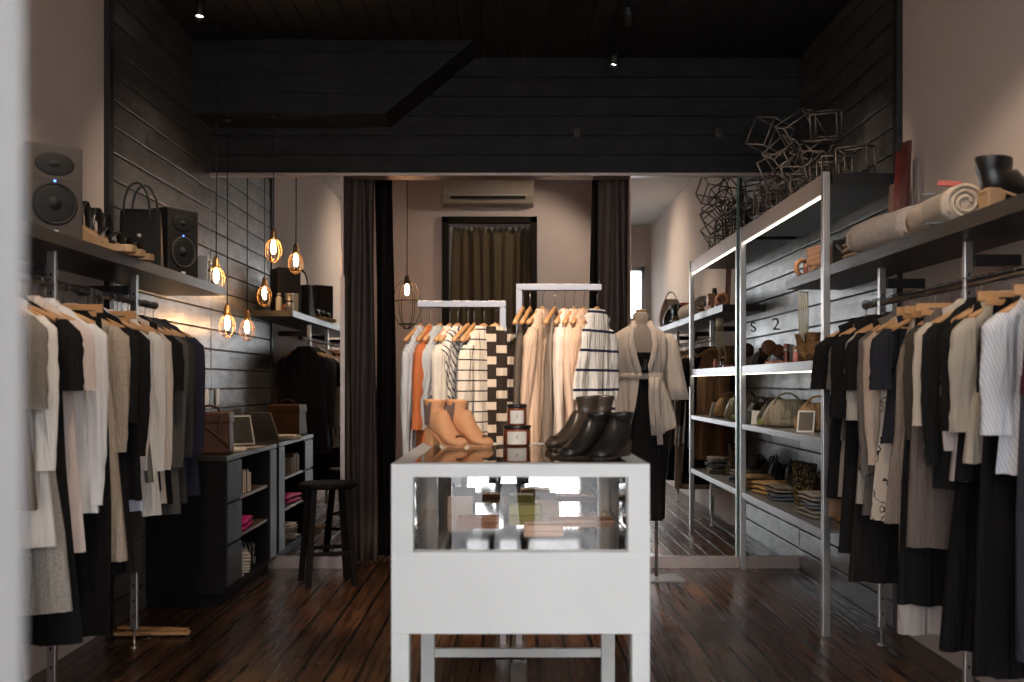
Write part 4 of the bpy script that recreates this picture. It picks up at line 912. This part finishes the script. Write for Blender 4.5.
# black tote with two loop handles
t = empty('handbag', 'black tote handbag with two tall loop handles on the left shelf', 'handbag', (-1.875, 5.08, SL), R(12))
M().taper(0, .30, .21, .13, .19, .07).build('body', mBagBlack, t, .015)
for s in (-1, 1): M().tube([(-.06 + s * .012, s * .035, .22)] + [(.062 * -math.cos(a) + s * .015, s * .035, .29 + .14 * math.sin(a)) for a in [R(q) for q in range(0, 181, 15)]] + [(.06 + s * .012, s * .035, .22)], .0065).build('handle', mBlkLeather, t)
M().lathe([(.012, 0), (.012, .003), (.002, .004)], 12, mtx=Matrix.Translation((.0, -.058, .16)) @ Euler((R(90), 0, 0)).to_matrix().to_4x4()).build('clasp', mSilver, t)
# wedge sandals
for i, (x, y, rz) in enumerate(((-1.83, 4.46, R(-5)), (-1.845, 4.62, R(-10)), (-1.86, 4.77, R(-8)))):
    t = empty('wedge_sandal', ['cork wedge sandal nearest the grey speaker', 'middle cork wedge sandal with black straps', 'cork wedge sandal closest to the black tote'][i], 'sandal', (x, y, SL), rz, 'wedge sandals on the left shelf'); t.scale = (1.25, 1.25, 1.25)
    b = M(); rings = []
    for q in range(13):
        u = q / 12; xx = -.11 + .24 * u; top = .105 * (1 - u) ** 1.3 + .018 if u < .75 else .026; bot = 0
        wd = .032 + .012 * math.sin(math.pi * u); wd *= (1 if u < .95 else .6)
        rings.append([(xx, -wd, bot), (xx, wd, bot), (xx, wd, top), (xx, -wd, top)])
    b.loft(rings, True, True, False); b.build('wedge_sole', mCork, t, .004)
    for xx, zt in ((.06, .075), (.02, .09), (-.06, .17)):
        M().loft([[(xx - .012 + .012 * 0, .040 * math.cos(R(a)), (.03 + .06 * max(0, .03 - xx) * 6 * .5) + (zt - .03) * math.sin(R(a))), (xx + .016, .042 * math.cos(R(a)), (.028 + .06 * max(0, .03 - xx) * 3) + (zt - .03) * math.sin(R(a)))] for a in range(0, 181, 20)], False, False, True, False).build('strap', mBlkLeather, t, solid=.004)
    M().tube([(-.09, .036, .10), (-.10, .03, .155), (-.11, 0, .175), (-.10, -.03, .155), (-.09, -.036, .10)], .006).build('heel_strap', mBlkLeather, t)
# bottles at end of the shelf
def bottle(label, loc, r, h, m, cap, name='bottle', cat='bottle', group=None, neck=.5, band=None):
    t = empty(name, label, cat, loc, 0, group)
    M().lathe([(r * .9, 0), (r, .004), (r, h * .72), (r * neck, h * .82), (r * neck, h * .86)], 20).build('body', m, t)
    M().lathe([(r * neck * 1.25, h * .85), (r * neck * 1.25, h * .99), (r * neck, h)], 16).build('cap', cap, t)
    if band: M().lathe([(r * 1.02, h * .5), (r * 1.02, h * .62)], 20, cap=False).build('band', band, t)
    return t
o = M().box(-.004, .004, -.05, .05, 0, .16).build('white_card', mWhiteP, None, .001, loc=(-1.80, 5.80, SL), rot=(0, .05, R(75))); tag(o, 'upright white card beside the black speaker', 'card')
bottle('silver bottle with black band on the left shelf end', (-1.80, 5.90, SL), .032, .15, mSilver, mSilver, neck=.9, band=mBlack)
bottle('pale slim bottle behind the banded silver bottle', (-1.88, 5.93, SL), .025, .15, mWhiteP, mSilver)
bottle('small amber bottle near the end of the left shelf', (-1.82, 5.99, SL), .018, .07, mAmber, mBlkLeather)
bottle('tiny dark jar at the very end of the left shelf', (-1.80, 6.04, SL), .016, .045, mSpk, mBrass, name='small_jar', cat='jar')

# ================================================================ STEEL SHELVING
def steel_unit():
    t = empty('steel_shelving', 'tall steel shelving unit with lit shelf edges at the right wall', 'shelving', (1.84, 6.1, 0))
    ox, oy = -1.84, -6.1; xa, xb = 1.603, 2.028; ya, yb = 5.12, 6.985
    for y in (ya, yb - .04): M().box(xa + ox, xa + .037 + ox, y + oy, y + .04 + oy, 0, 2.385).build('post', mSteel, t, .003)
    for z0, z1, led, mm in ((2.275, 2.375, 1, mRust), (1.365, 1.42, 1, mShelfSteel), (.98, 1.015, 0, mShelfSteel), (.505, .545, 0, mShelfSteel)):
        s = M().box(xa + .012 + ox, xb + ox, ya + .03 + oy, yb - .03 + oy, z1 - .02 if z1 < 2 else 2.32, z1).build('shelf', mDarkShelf if z1 > 2 else mShelfSteel, t, .002)
        M().box(xa + .004 + ox, xa + .018 + ox, ya + .05 + oy, yb - .05 + oy, z0, z1 + .0).build('front_rail', mm, s, .002)
        if led: M().box(xa + .020 + ox, xa + .034 + ox, ya + .01 + oy, yb - .01 + oy, z0 - .006, z0 + .008).build('led_strip', mLed, s)
    M().box(xa + .05 + ox, xb + ox, ya + oy, ya + .03 + oy, 2.32, 2.375).build('end_rail', mDarkShelf, t, .002)
steel_unit()
# wire cube sculpture
t = empty('wire_sculpture', 'tumbling sculpture of dark wire cubes on top of the steel shelving', 'sculpture', (1.8, 6.1, 2.376))
cr = random.Random(21)
spots = [(1.70, 6.80, 2.46), (1.83, 6.72, 2.47), (1.76, 6.60, 2.55), (1.68, 6.45, 2.46), (1.86, 6.48, 2.47), (1.74, 6.86, 2.62), (1.90, 6.85, 2.60), (1.80, 6.40, 2.60), (1.70, 6.28, 2.49), (1.84, 6.22, 2.50), (1.66, 6.12, 2.62), (1.78, 6.05, 2.48),
         (1.66, 6.02, 2.66), (1.85, 6.0, 2.62), (1.88, 5.85, 2.48), (1.72, 5.80, 2.52), (1.60, 6.15, 2.82), (1.74, 5.98, 2.80), (1.84, 5.82, 2.80), (1.80, 5.55, 2.48), (1.93, 5.45, 2.50), (1.72, 6.66, 2.40 + .09)]
for k, (x, y, z) in enumerate(spots):
    b = M(); a = .085 * cr.uniform(.85, 1.12); q = Euler((cr.uniform(0, 1.5), cr.uniform(0, 1.5), cr.uniform(0, 1.5))).to_matrix().to_4x4()
    if z < 2.5: q = Euler((0, 0, cr.uniform(0, 1.5))).to_matrix().to_4x4(); z = 2.376 + a + .005
    cs = [(i, j, l) for i in (-a, a) for j in (-a, a) for l in (-a, a)]
    for u in range(8):
        for v in range(u + 1, 8):
            if sum(abs(cs[u][w] - cs[v][w]) > 1e-6 for w in range(3)) == 1: b.tube([cs[u], cs[v]], .0052, 6, mtx=q)
    b.build('wire_cube', mWire, t, loc=(min(x, 1.885) - 1.8, y - 6.1, z - 2.376))

Z1, Z2, Z3 = 1.4205, 1.0155, .5455
# mid shelf (lit): perforated booties, hand mirror, books, bottles, necklaces
mPerf = blotch('perforated_brown', (.10, .05, .022), (.45, .30, .15), 90, .5)
boots('perforated_boot', ['brown perforated boot on the lit shelf, left of its pair', 'brown perforated boot on the lit shelf nearest the front post'], mPerf, [(1.76, 6.02, Z1), (1.76, 5.80, Z1)], [R(-80), R(-80)], .175, .03, .15, mLeather, 'brown boots on the lit shelf')
def hand_mirror(label, loc, r, h, m):
    t = empty('round_stand', label, 'stand', loc)
    M().lathe([(.04, 0), (.04, .006), (.006, .012), (.005, h - r)], 18).build('base_and_stem', m, t)
    M().lathe([(.0, -.004), (r, -.004), (r * 1.05, 0), (r, .004), (0, .004)], 24, mtx=Matrix.Translation((0, 0, h)) @ Euler((R(80), 0, 0)).to_matrix().to_4x4()).build('disc', mLeather, t)
hand_mirror('brown round disc on a thin stand on the lit shelf', (1.74, 6.72, Z1), .05, .12, mGold)
hand_mirror('dark round disc on a stand beside the glass edge of the lit shelf', (1.84, 6.86, Z1), .045, .10, mWire)
for i, (y, w, c) in enumerate(((6.42, .10, (.22, .07, .05)), (6.32, .12, (.05, .04, .035)), (6.24, .09, (.3, .18, .12)))):
    t = empty('book', ['dark red small book leaning on the lit shelf', 'black book standing mid lit shelf', 'tan small book on the lit shelf near the boots'][i], 'book', (1.78, y, Z1), R(60 + 12 * i), 'books on the lit shelf')
    M().box(-w / 2, w / 2, -.012, .012, 0, .11 - .01 * i).build('cover', mat('book_cover', c, .5), t, .001); M().box(-w / 2 + .004, w / 2 + .001, -.009, .009, .003, .107 - .01 * i).build('pages', mPaper, t)
bottle('clear small bottle on the lit shelf', (1.69, 6.12, Z1), .018, .09, mAcrylic, mSilver, group='little bottles on the lit shelf')
bottle('rose pink bottle in front of the perforated boots', (1.68, 5.88, Z1), .016, .075, mat('rose_plastic', (.55, .2, .2), .4), mWhiteP, group='little bottles on the lit shelf')
o = M().box(-.1, .1, -.06, .06, 0, .02).build('display_tray', mat('salmon_card', (.45, .2, .14), .6), None, .003, loc=(1.74, 6.36, Z1 + 0), rot=(0, 0, .1)); tag(o, 'low salmon tray under the books on the lit shelf', 'tray')
for o_ in list(C.objects):
    if o_.name.startswith('book') and o_.get('group') == 'books on the lit shelf': o_.location.z += .021
# hanging necklaces under high shelf end
t = empty('necklace_bundle', 'bundle of pale necklaces hanging below the right shelf end', 'necklaces', (1.72, 5.86, 1.842))
M().tube([(-.03, 0, -.01), (.03, 0, -.01)], .004).build('hanging_bar', mSteel, t)
for k in range(5):
    x = -.024 + k * .012
    M().tube([(x, 0, -.01), (x - .006, -.004, -.12), (x - .004, -.006, -.24 - .02 * (k % 3)), (x + .002, 0, -.26 - .02 * (k % 3)), (x + .006, .004, -.12), (x, 0, -.01)], .0028, 6).build('strand', mat('ivory_bead', (.6, .55, .42), .4), t)
# numerals on the narrow mirror
t = empty('mirror_lettering', 'black figures 2 and S stuck on the mirror behind the shelves', 'lettering', (1.84, D - .002, 1.71))
txt('2', mInk, .12, t, (.03, 0, 0), (R(90), 0, 0), 'figure'); txt('S', mInk, .10, t, (-.13, 0, -.02), (R(90), 0, 0), 'letter')

# soft handbag
def soft_bag(label, loc, rz, w, d, h, m, group=None, name='handbag', straps=2):
    t = empty(name, label, 'handbag', loc, rz, group); b = M(); rings = []
    for q in range(9):
        u = q / 8; z = h * u; ww = w / 2 * (1 - .32 * u ** 2 + .06 * math.sin(4 * u)); dd = d / 2 * (1.05 - .65 * u ** 1.5)
        if q == 0: ww *= .85; dd *= .8
        rings.append([(ww * math.copysign(abs(math.cos(a)) ** .75, math.cos(a)) + .006 * math.sin(5 * a + u * 6), dd * math.copysign(abs(math.sin(a)) ** .8, math.sin(a)) + .006 * math.sin(7 * a + u * 5), z + .006 * math.sin(3 * a) * u) for a in [2 * math.pi * j / 28 for j in range(28)]])
    b.loft(rings); b.build('body', m, t, sub=1)
    for s in range(straps):
        yy = (-1) ** s * d * .18
        M().tube([(w * .26 * -math.cos(a), yy - (.02 if s == 0 else 0) * math.sin(a), h * .8 + h * .42 * math.sin(a)) for a in [R(q) for q in range(0, 181, 15)]], .006).build('handle', m, t)
    M().box(-w * .12, w * .12, -d / 2 - .002, -d / 2 + .012, h * .35, h * .6).build('front_pocket', m, t, .003)
    return t
mKhaki = mat('khaki_leather', (.24, .20, .135), .45, var=.2, scale=18, bump=.2, bscale=25)
mStraw = mat('straw_tan', (.34, .20, .10), .8, var=.35, scale=45, bump=.5, bscale=80)
soft_bag('khaki leather handbag in the middle of the third shelf down', (1.78, 6.42, Z2), R(-20), .30, .16, .18, mKhaki, 'bags on the steel shelves')
soft_bag('dark brown handbag near the mirror on the third shelf', (1.82, 6.82, Z2), R(-30), .26, .14, .15, mat('dark_bag', (.07, .05, .035), .5), 'bags on the steel shelves')
soft_bag('woven tan bag near the front post on the third shelf', (1.80, 5.84, Z2), R(-25), .26, .15, .17, mStraw, 'bags on the steel shelves')
o = M().lathe([(.0, -.11), (.022, -.11), (.026, -.08), (.026, .08), (.022, .11), (.0, .11)], 16, mtx=Matrix.Translation((0, 0, .026)) @ Euler((R(90), 0, 0)).to_matrix().to_4x4()).build('rolled_cloth', mat('moss_green_cloth', (.20, .26, .08), .8), None, loc=(1.72, 6.72, Z2), rot=(0, 0, R(-35))); tag(o, 'moss green rolled cloth in front of the khaki bag', 'cloth')
t = empty('picture_frame', 'small pale picture frame leaning against the woven bag', 'picture frame', (1.695, 5.74, Z2), R(-30))
M().box(-.05, .05, -.006, .006, 0, .13, Euler((R(-18), 0, 0)).to_matrix().to_4x4()).build('frame', mWhiteP, t, .002)
M().box(-.04, .04, -.0075, -.006, .01, .12, Euler((R(-18), 0, 0)).to_matrix().to_4x4()).build('picture', mWire, t)
t = empty('price_board', 'small pale tilted card near the mirror on the third shelf', 'card', (1.70, 6.90, Z2), R(-20)); M().box(-.035, .035, -.003, .003, 0, .10, Euler((R(-25), 0, 0)).to_matrix().to_4x4()).build('card', mWhiteP, t)
creases(mKhaki, .8); creases(mStraw, .8)
mDk = mat('dark_taupe_leather', (.035, .026, .020), .6, var=.4, scale=20, spec=.25)
soft_bag('small dark taupe bag behind the khaki bag on the third shelf', (1.94, 6.60, Z2), R(-40), .2, .12, .14, mDk, 'bags on the steel shelves')
soft_bag('dark pouch bag leaning behind the woven tan bag', (1.93, 6.08, Z2), R(-60), .2, .12, .17, mDk, 'bags on the steel shelves', straps=1)
soft_bag('dark slouchy bag behind the mustard folded jumper', (1.94, 6.62, Z3), R(-50), .26, .14, .17, mDk, 'bags on the steel shelves', straps=1)
soft_bag('dark bag in the back corner behind the gold-patterned boots', (1.95, 6.26, Z3), R(-50), .24, .12, .16, mDk, 'bags on the steel shelves', straps=1)
soft_bag('dark clutch bag on the lit shelf behind the books', (1.93, 6.35, Z1), R(-60), .2, .10, .12, mDk, 'bags on the steel shelves', straps=1)
# lowest shelf
mYel = cloth((.46, .30, .13), 'knit'); mBG = cloth((.11, .12, .14), 'knit'); mGr = cloth((.26, .24, .22), 'knit')
folded('folded_jumper', 'mustard folded jumper on the lowest steel shelf near the mirror', 'jumper', (1.80, 6.80, Z3), R(12), .24, .26, .09, 3, mYel, 'folded knitwear on the lowest shelf')
folded('folded_jumper', 'slate blue folded jumper under the grey one on the lowest shelf', 'jumper', (1.80, 6.48, Z3), R(-6), .25, .27, .05, 2, mBG, 'folded knitwear on the lowest shelf')
folded('folded_jumper', 'taupe folded jumper on top of the slate blue one', 'jumper', (1.80, 6.48, Z3 + .052), R(3), .24, .26, .045, 2, cloth((.20, .17, .14), 'knit'), 'folded knitwear on the lowest shelf')
folded('folded_jumper', 'grey folded jumper at the bottom of the front stack', 'jumper', (1.78, 5.66, Z3), R(5), .24, .28, .05, 2, mGr, 'folded knitwear on the lowest shelf')
folded('folded_jumper', 'blue-grey folded jumper in the middle of the front stack', 'jumper', (1.78, 5.66, Z3 + .052), R(-4), .24, .27, .04, 2, cloth((.18, .20, .23), 'knit'), 'folded knitwear on the lowest shelf')
folded('folded_jumper', 'pale grey folded jumper topping the front stack', 'jumper', (1.78, 5.66, Z3 + .094), R(4), .23, .26, .045, 2, cloth((.32, .30, .27), 'knit'), 'folded knitwear on the lowest shelf')
mSnake = blotch('gold_snake_print', (.02, .016, .010), (.35, .24, .08), 40, .5)
boots('tall_boot', ['gold-patterned dark boot on the lowest shelf, left of its pair', 'gold-patterned dark boot on the lowest shelf beside the jumpers'], mSnake, [(1.78, 6.16, Z3), (1.80, 6.0, Z3)], [R(-95), R(-95)], .27, .05, .17, mWire, 'dark boots on the lowest shelf')
soft_bag('black soft bag at the back of the lowest steel shelf', (1.92, 6.84, Z3 + 0), R(80), .16, .10, .19, mBagBlack, 'bags on the steel shelves', straps=1)
t = empty('shiny_bowl', 'small brass bowl at the front end of the lowest shelf', 'bowl', (1.80, 5.40, Z3)); M().lathe([(.03, 0), (.055, .02), (.065, .06), (.061, .06), (.05, .022), (.02, .006)], 24, cap=True).build('bowl', mBrass, t)

# ================================================================ RIGHT HIGH SHELF
t = empty('gold_ornament', 'round tan ornament at the far end of the right shelf', 'ornament', (1.73, 5.92, SR)); 
b = M(); b.tube([(.045 * math.cos(R(a)), 0, .055 + .045 * math.sin(R(a))) for a in range(0, 361, 20)], .014, 10, cap=False); b.build('ring', mTan, t, rot=(0, 0, R(25))); M().box(-.03, .03, -.02, .02, 0, .012).build('foot', mLeather, t)
bottle('short amber bottle with black cap on the right shelf end', (1.72, 5.80, SR), .020, .085, mAmber, mBlkLeather, group='bottles on the right shelf')
bottle('taller amber bottle with wide black cap on the right shelf', (1.73, 5.72, SR), .022, .115, mAmber, mBlkLeather, group='bottles on the right shelf', neck=.8)
for k in range(4):
    t = empty('slim_box', ['lowest tan slim box in the stack on the right shelf', 'second tan slim box in the stack on the right shelf', 'third tan slim box in the stack on the right shelf', 'topmost tan slim box in the stack on the right shelf'][k], 'box', (1.76, 5.55, SR + k * .0325), R(rnd.uniform(-8, 8)), 'tan boxes stacked on the right shelf')
    M().box(-.08, .08, -.09, .09, 0, .024).build('box_base', mat('tan_card', (.45, .27, .17), .6), t, .002); M().box(-.082, .082, -.092, .092, .018, .032).build('lid', mat('tan_card_lid', (.40, .22, .14), .6), t, .002)
bottle('black bottle standing on top of the tan boxes', (1.74, 5.55, SR + .131), .02, .05, mBlkLeather, mBlkLeather, neck=.8)
leather_bag('small black bag lying between the post and the blanket on the right shelf', (1.80, 5.24, SR), R(-80), .20, .16, .13, mBlkLeather, 'black_bag', .04)
def roll(label, loc, rz, r, L, m, group='rolled blankets on the right shelf', turns=2.6, sq=1.0):
    b = M(); n = 64; prof = []
    for i in range(n + 1):
        a = 2 * math.pi * turns * i / n; rr = r * (.25 + .75 * i / n); prof.append((rr * math.cos(a), rr * math.sin(a) * sq, rr))
    outer = [(r * math.cos(a) * 1.0, r * sq * math.sin(a)) for a in [2 * math.pi * j / 32 for j in range(32)]]
    rings = []
    for q in range(9):
        u = -1 + q / 4; s = 1 - .05 * abs(u) ** 6 + .015 * math.sin(5 * u)
        rings.append([(x * s, u * L / 2, z * s + r * sq) for x, z in outer])
    b.loft(rings, True, True)
    o = b.build('rolled_blanket', m, None, loc=loc, rot=(0, 0, rz)); tag(o, label, 'blanket', group)
    for e in (-1, 1):
        M().tube([(x * .93, e * (L / 2 + .001), z * .93 + r * sq) for x, z, _ in prof], .008, 6).build('spiral_edge', m, o)
    return o
roll('large oatmeal blanket roll on the right shelf', (1.80, 4.72, SR), R(8), .098, .52, mTowel, sq=.9)
roll('cream blanket roll nearest the boots on the right shelf', (1.80, 4.16, SR), R(-4), .080, .50, mTowel2)
folded('folded_blanket', 'brown-beige folded blanket at the far side of the rolls', 'blanket', (1.80, 5.03, SR), R(5), .22, .16, .09, 3, cloth((.30, .21, .15), 'knit'), 'rolled blankets on the right shelf')
t = empty('acrylic_holder', 'clear acrylic sign holder beside the boots on the right shelf', 'sign holder', (1.71, 3.93, SR), R(-12))
M().box(-.08, .08, -.002, .002, 0, .14, Euler((R(-22), 0, 0)).to_matrix().to_4x4()).build('panel', mAcrylic, t); M().box(-.08, .08, -.03, .03, 0, .003).build('base', mAcrylic, t)
o = M().box(-.05, .05, -.015, .015, 0, .02).build('coral_tag', mat('coral_paper', (.65, .16, .14), .7), None, .003, loc=(1.76, 4.0, SR + .161), rot=(.1, 0, .3)); tag(o, 'coral red paper label lying on the cream blanket roll', 'label')
boots('ankle_boot', ['black ankle boot with tan stacked heel on the right shelf', 'second black ankle boot behind the stacked-heel one on the right shelf', 'black ankle boot at the edge of the photo on the right shelf'], mBlkLeather, [(1.745, 3.60, SR), (1.80, 3.72, SR), (1.86, 3.36, SR)], [R(8), R(12), R(-30)], .185, .06, .22, mCork, 'black heeled boots on the right shelf', shaft=.058)
for i, (y, h, c, lab) in enumerate(((5.06, .55, mRed, 'dark red lacquered panel leaning on the right wall'), (4.98, .58, mat('mid_red', (.10, .02, .02), .5), 'taller deep red panel leaning beside the first'), (5.13, .42, mat('patchwork', (.35, .2, .14), .6, var=.6, scale=20), 'multicoloured thin panel leaning at the right wall'))):
    o = M().box(-.008, .008, -.03, .03, 0, h).build('leaning_panel', c, None, .002, loc=(1.95 - .0 * i, y, SR), rot=(0, R(3), .2)); tag(o, lab, 'panel', 'panels leaning above the right shelf')
soft_bag('cream cloth bag at the near end of the right shelf', (1.84, 2.62, SR), .2, .26, .18, .34, mTowel2, None)
soft_bag('black soft handbag near the camera on the right shelf', (1.84, 3.0, SR), .2, .28, .16, .2, mBlkLeather, None)

# ================================================================ PHOTOGRAPHER (seen only in the cabinet's mirror)
def skin_obj(name, verts, edges, radii, m, parent, root=0, sub=2):
    me = bpy.data.meshes.new(name); me.from_pydata(verts, edges, []); me.materials.append(m); o = bpy.data.objects.new(name, me); C.objects.link(o)
    if parent: o.parent = parent
    sk = o.modifiers.new('skin', 'SKIN'); me.skin_vertices.new(name='s') if not me.skin_vertices else None
    for i, r in enumerate(radii): me.skin_vertices[0].data[i].radius = (r, r) if not isinstance(r, tuple) else r
    me.skin_vertices[0].data[root].use_root = True
    for i, v in enumerate(me.skin_vertices[0].data):
        if i != root: v.use_root = False
    s = o.modifiers.new('sub', 'SUBSURF'); s.levels = s.render_levels = sub; sk.use_smooth_shade = True
    return o
t = empty('person', 'person in dark clothes standing in the shop doorway, mirrored in the cabinet', 'person', (0.0, -.38, 0))
V = [(0, 0, .95), (0, 0, 1.1), (0, .01, 1.28), (0, .03, 1.40), (0, .05, 1.46), (0, .08, 1.54), (0, .09, 1.63),
     (-.10, 0, .90), (-.13, .01, .50), (-.16, -.01, .10), (-.16, .10, .035), (.10, 0, .90), (.11, .01, .50), (.12, -.01, .10), (.12, .10, .035),
     (-.17, .02, 1.38), (-.24, .02, 1.15), (-.07, .22, 1.20), (.17, .02, 1.38), (.24, .02, 1.15), (.07, .22, 1.20)]
E = [(0, 1), (1, 2), (2, 3), (3, 4), (4, 5), (5, 6), (0, 7), (7, 8), (8, 9), (9, 10), (0, 11), (11, 12), (12, 13), (13, 14), (3, 15), (15, 16), (16, 17), (3, 18), (18, 19), (19, 20)]
Rr = [(.15, .11), (.13, .095), (.16, .11), (.12, .08), .055, (.08, .095), (.075, .09), .09, .062, .042, (.045, .035), .09, .062, .042, (.045, .035), .055, .042, .03, .055, .042, .03]
body = skin_obj('body', V, E, Rr, cloth((.02, .02, .025)), t)
hd = M(); hd.loft([[(r * .8 * math.cos(2 * math.pi * j / 20), .09 + r * math.sin(2 * math.pi * j / 20) + y, z) for j in range(20)] for z, r, y in ((1.48, .03, .03), (1.50, .06, .02), (1.55, .088, .005), (1.61, .10, 0), (1.67, .09, -.005), (1.71, .06, -.01), (1.725, .02, -.01))]); h_ = hd.build('head', mSkin, t, sub=1)
M().tube([(0, .19, 1.625), (0, .213, 1.59), (0, .19, 1.578)], [.008, .013, .009]).build('nose', mSkin, h_)
for s in (-1, 1):
    M().lathe([(.001, -.008), (.010, 0), (.001, .008)], 12, (s * .032, .178, 1.615)).build('eye', mInk, h_)
    M().tube([(s * .082, .09, 1.575), (s * .09, .08, 1.60), (s * .082, .085, 1.63)], .012).build('ear', mSkin, h_)
M().tube([(-.025, .178, 1.54), (0, .186, 1.538), (.025, .178, 1.54)], .006).build('mouth', mat('lips', (.4, .15, .13), .5), h_)
M().loft([[(r * .86 * math.cos(2 * math.pi * j / 20), .07 + r * math.sin(2 * math.pi * j / 20), z) for j in range(20)] for z, r in ((1.52, .07), (1.58, .098), (1.65, .108), (1.70, .095), (1.745, .05), (1.75, .02))]).build('hair', mLeather, t)
for s in (-1, 1):
    hv = [(s * .07, .22, 1.20), (s * .06, .25, 1.235), (s * .052, .265, 1.27)]; he = [(0, 1), (1, 2)]; hr = [.026, (.03, .018), (.028, .016)]
    for k in range(4):
        i0 = len(hv); bx = s * (.06 - .0); zz = 1.30 - k * .018
        hv += [(s * .050, .275, zz), (s * .035, .30, zz + .002), (s * .015, .305, zz - .002)]; he += [(2, i0), (i0, i0 + 1), (i0 + 1, i0 + 2)]; hr += [.009, .0085, .0075]
    i0 = len(hv); hv += [(s * .05, .235, 1.27), (s * .04, .235, 1.295)]; he += [(1, i0), (i0, i0 + 1)]; hr += [.011, .009]
    skin_obj('hand', hv, he, hr, mSkin, t, 0, 1)
t2 = empty('camera_body', 'black camera held up in front of the person in the doorway', 'camera', (0, -.13, 1.3))
M().box(-.065, .065, -.03, .03, -.045, .045).build('camera_case', mSpkB, t2, .006); M().lathe([(.035, 0), (.036, .03), (.033, .05), (.03, .055)], 20, mtx=Matrix.Translation((0, .03, 0)) @ Euler((R(-90), 0, 0)).to_matrix().to_4x4()).build('lens_barrel', mSpkB, t2)
M().box(-.02, .02, -.02, .02, .045, .065).build('viewfinder', mSpkB, t2, .004)
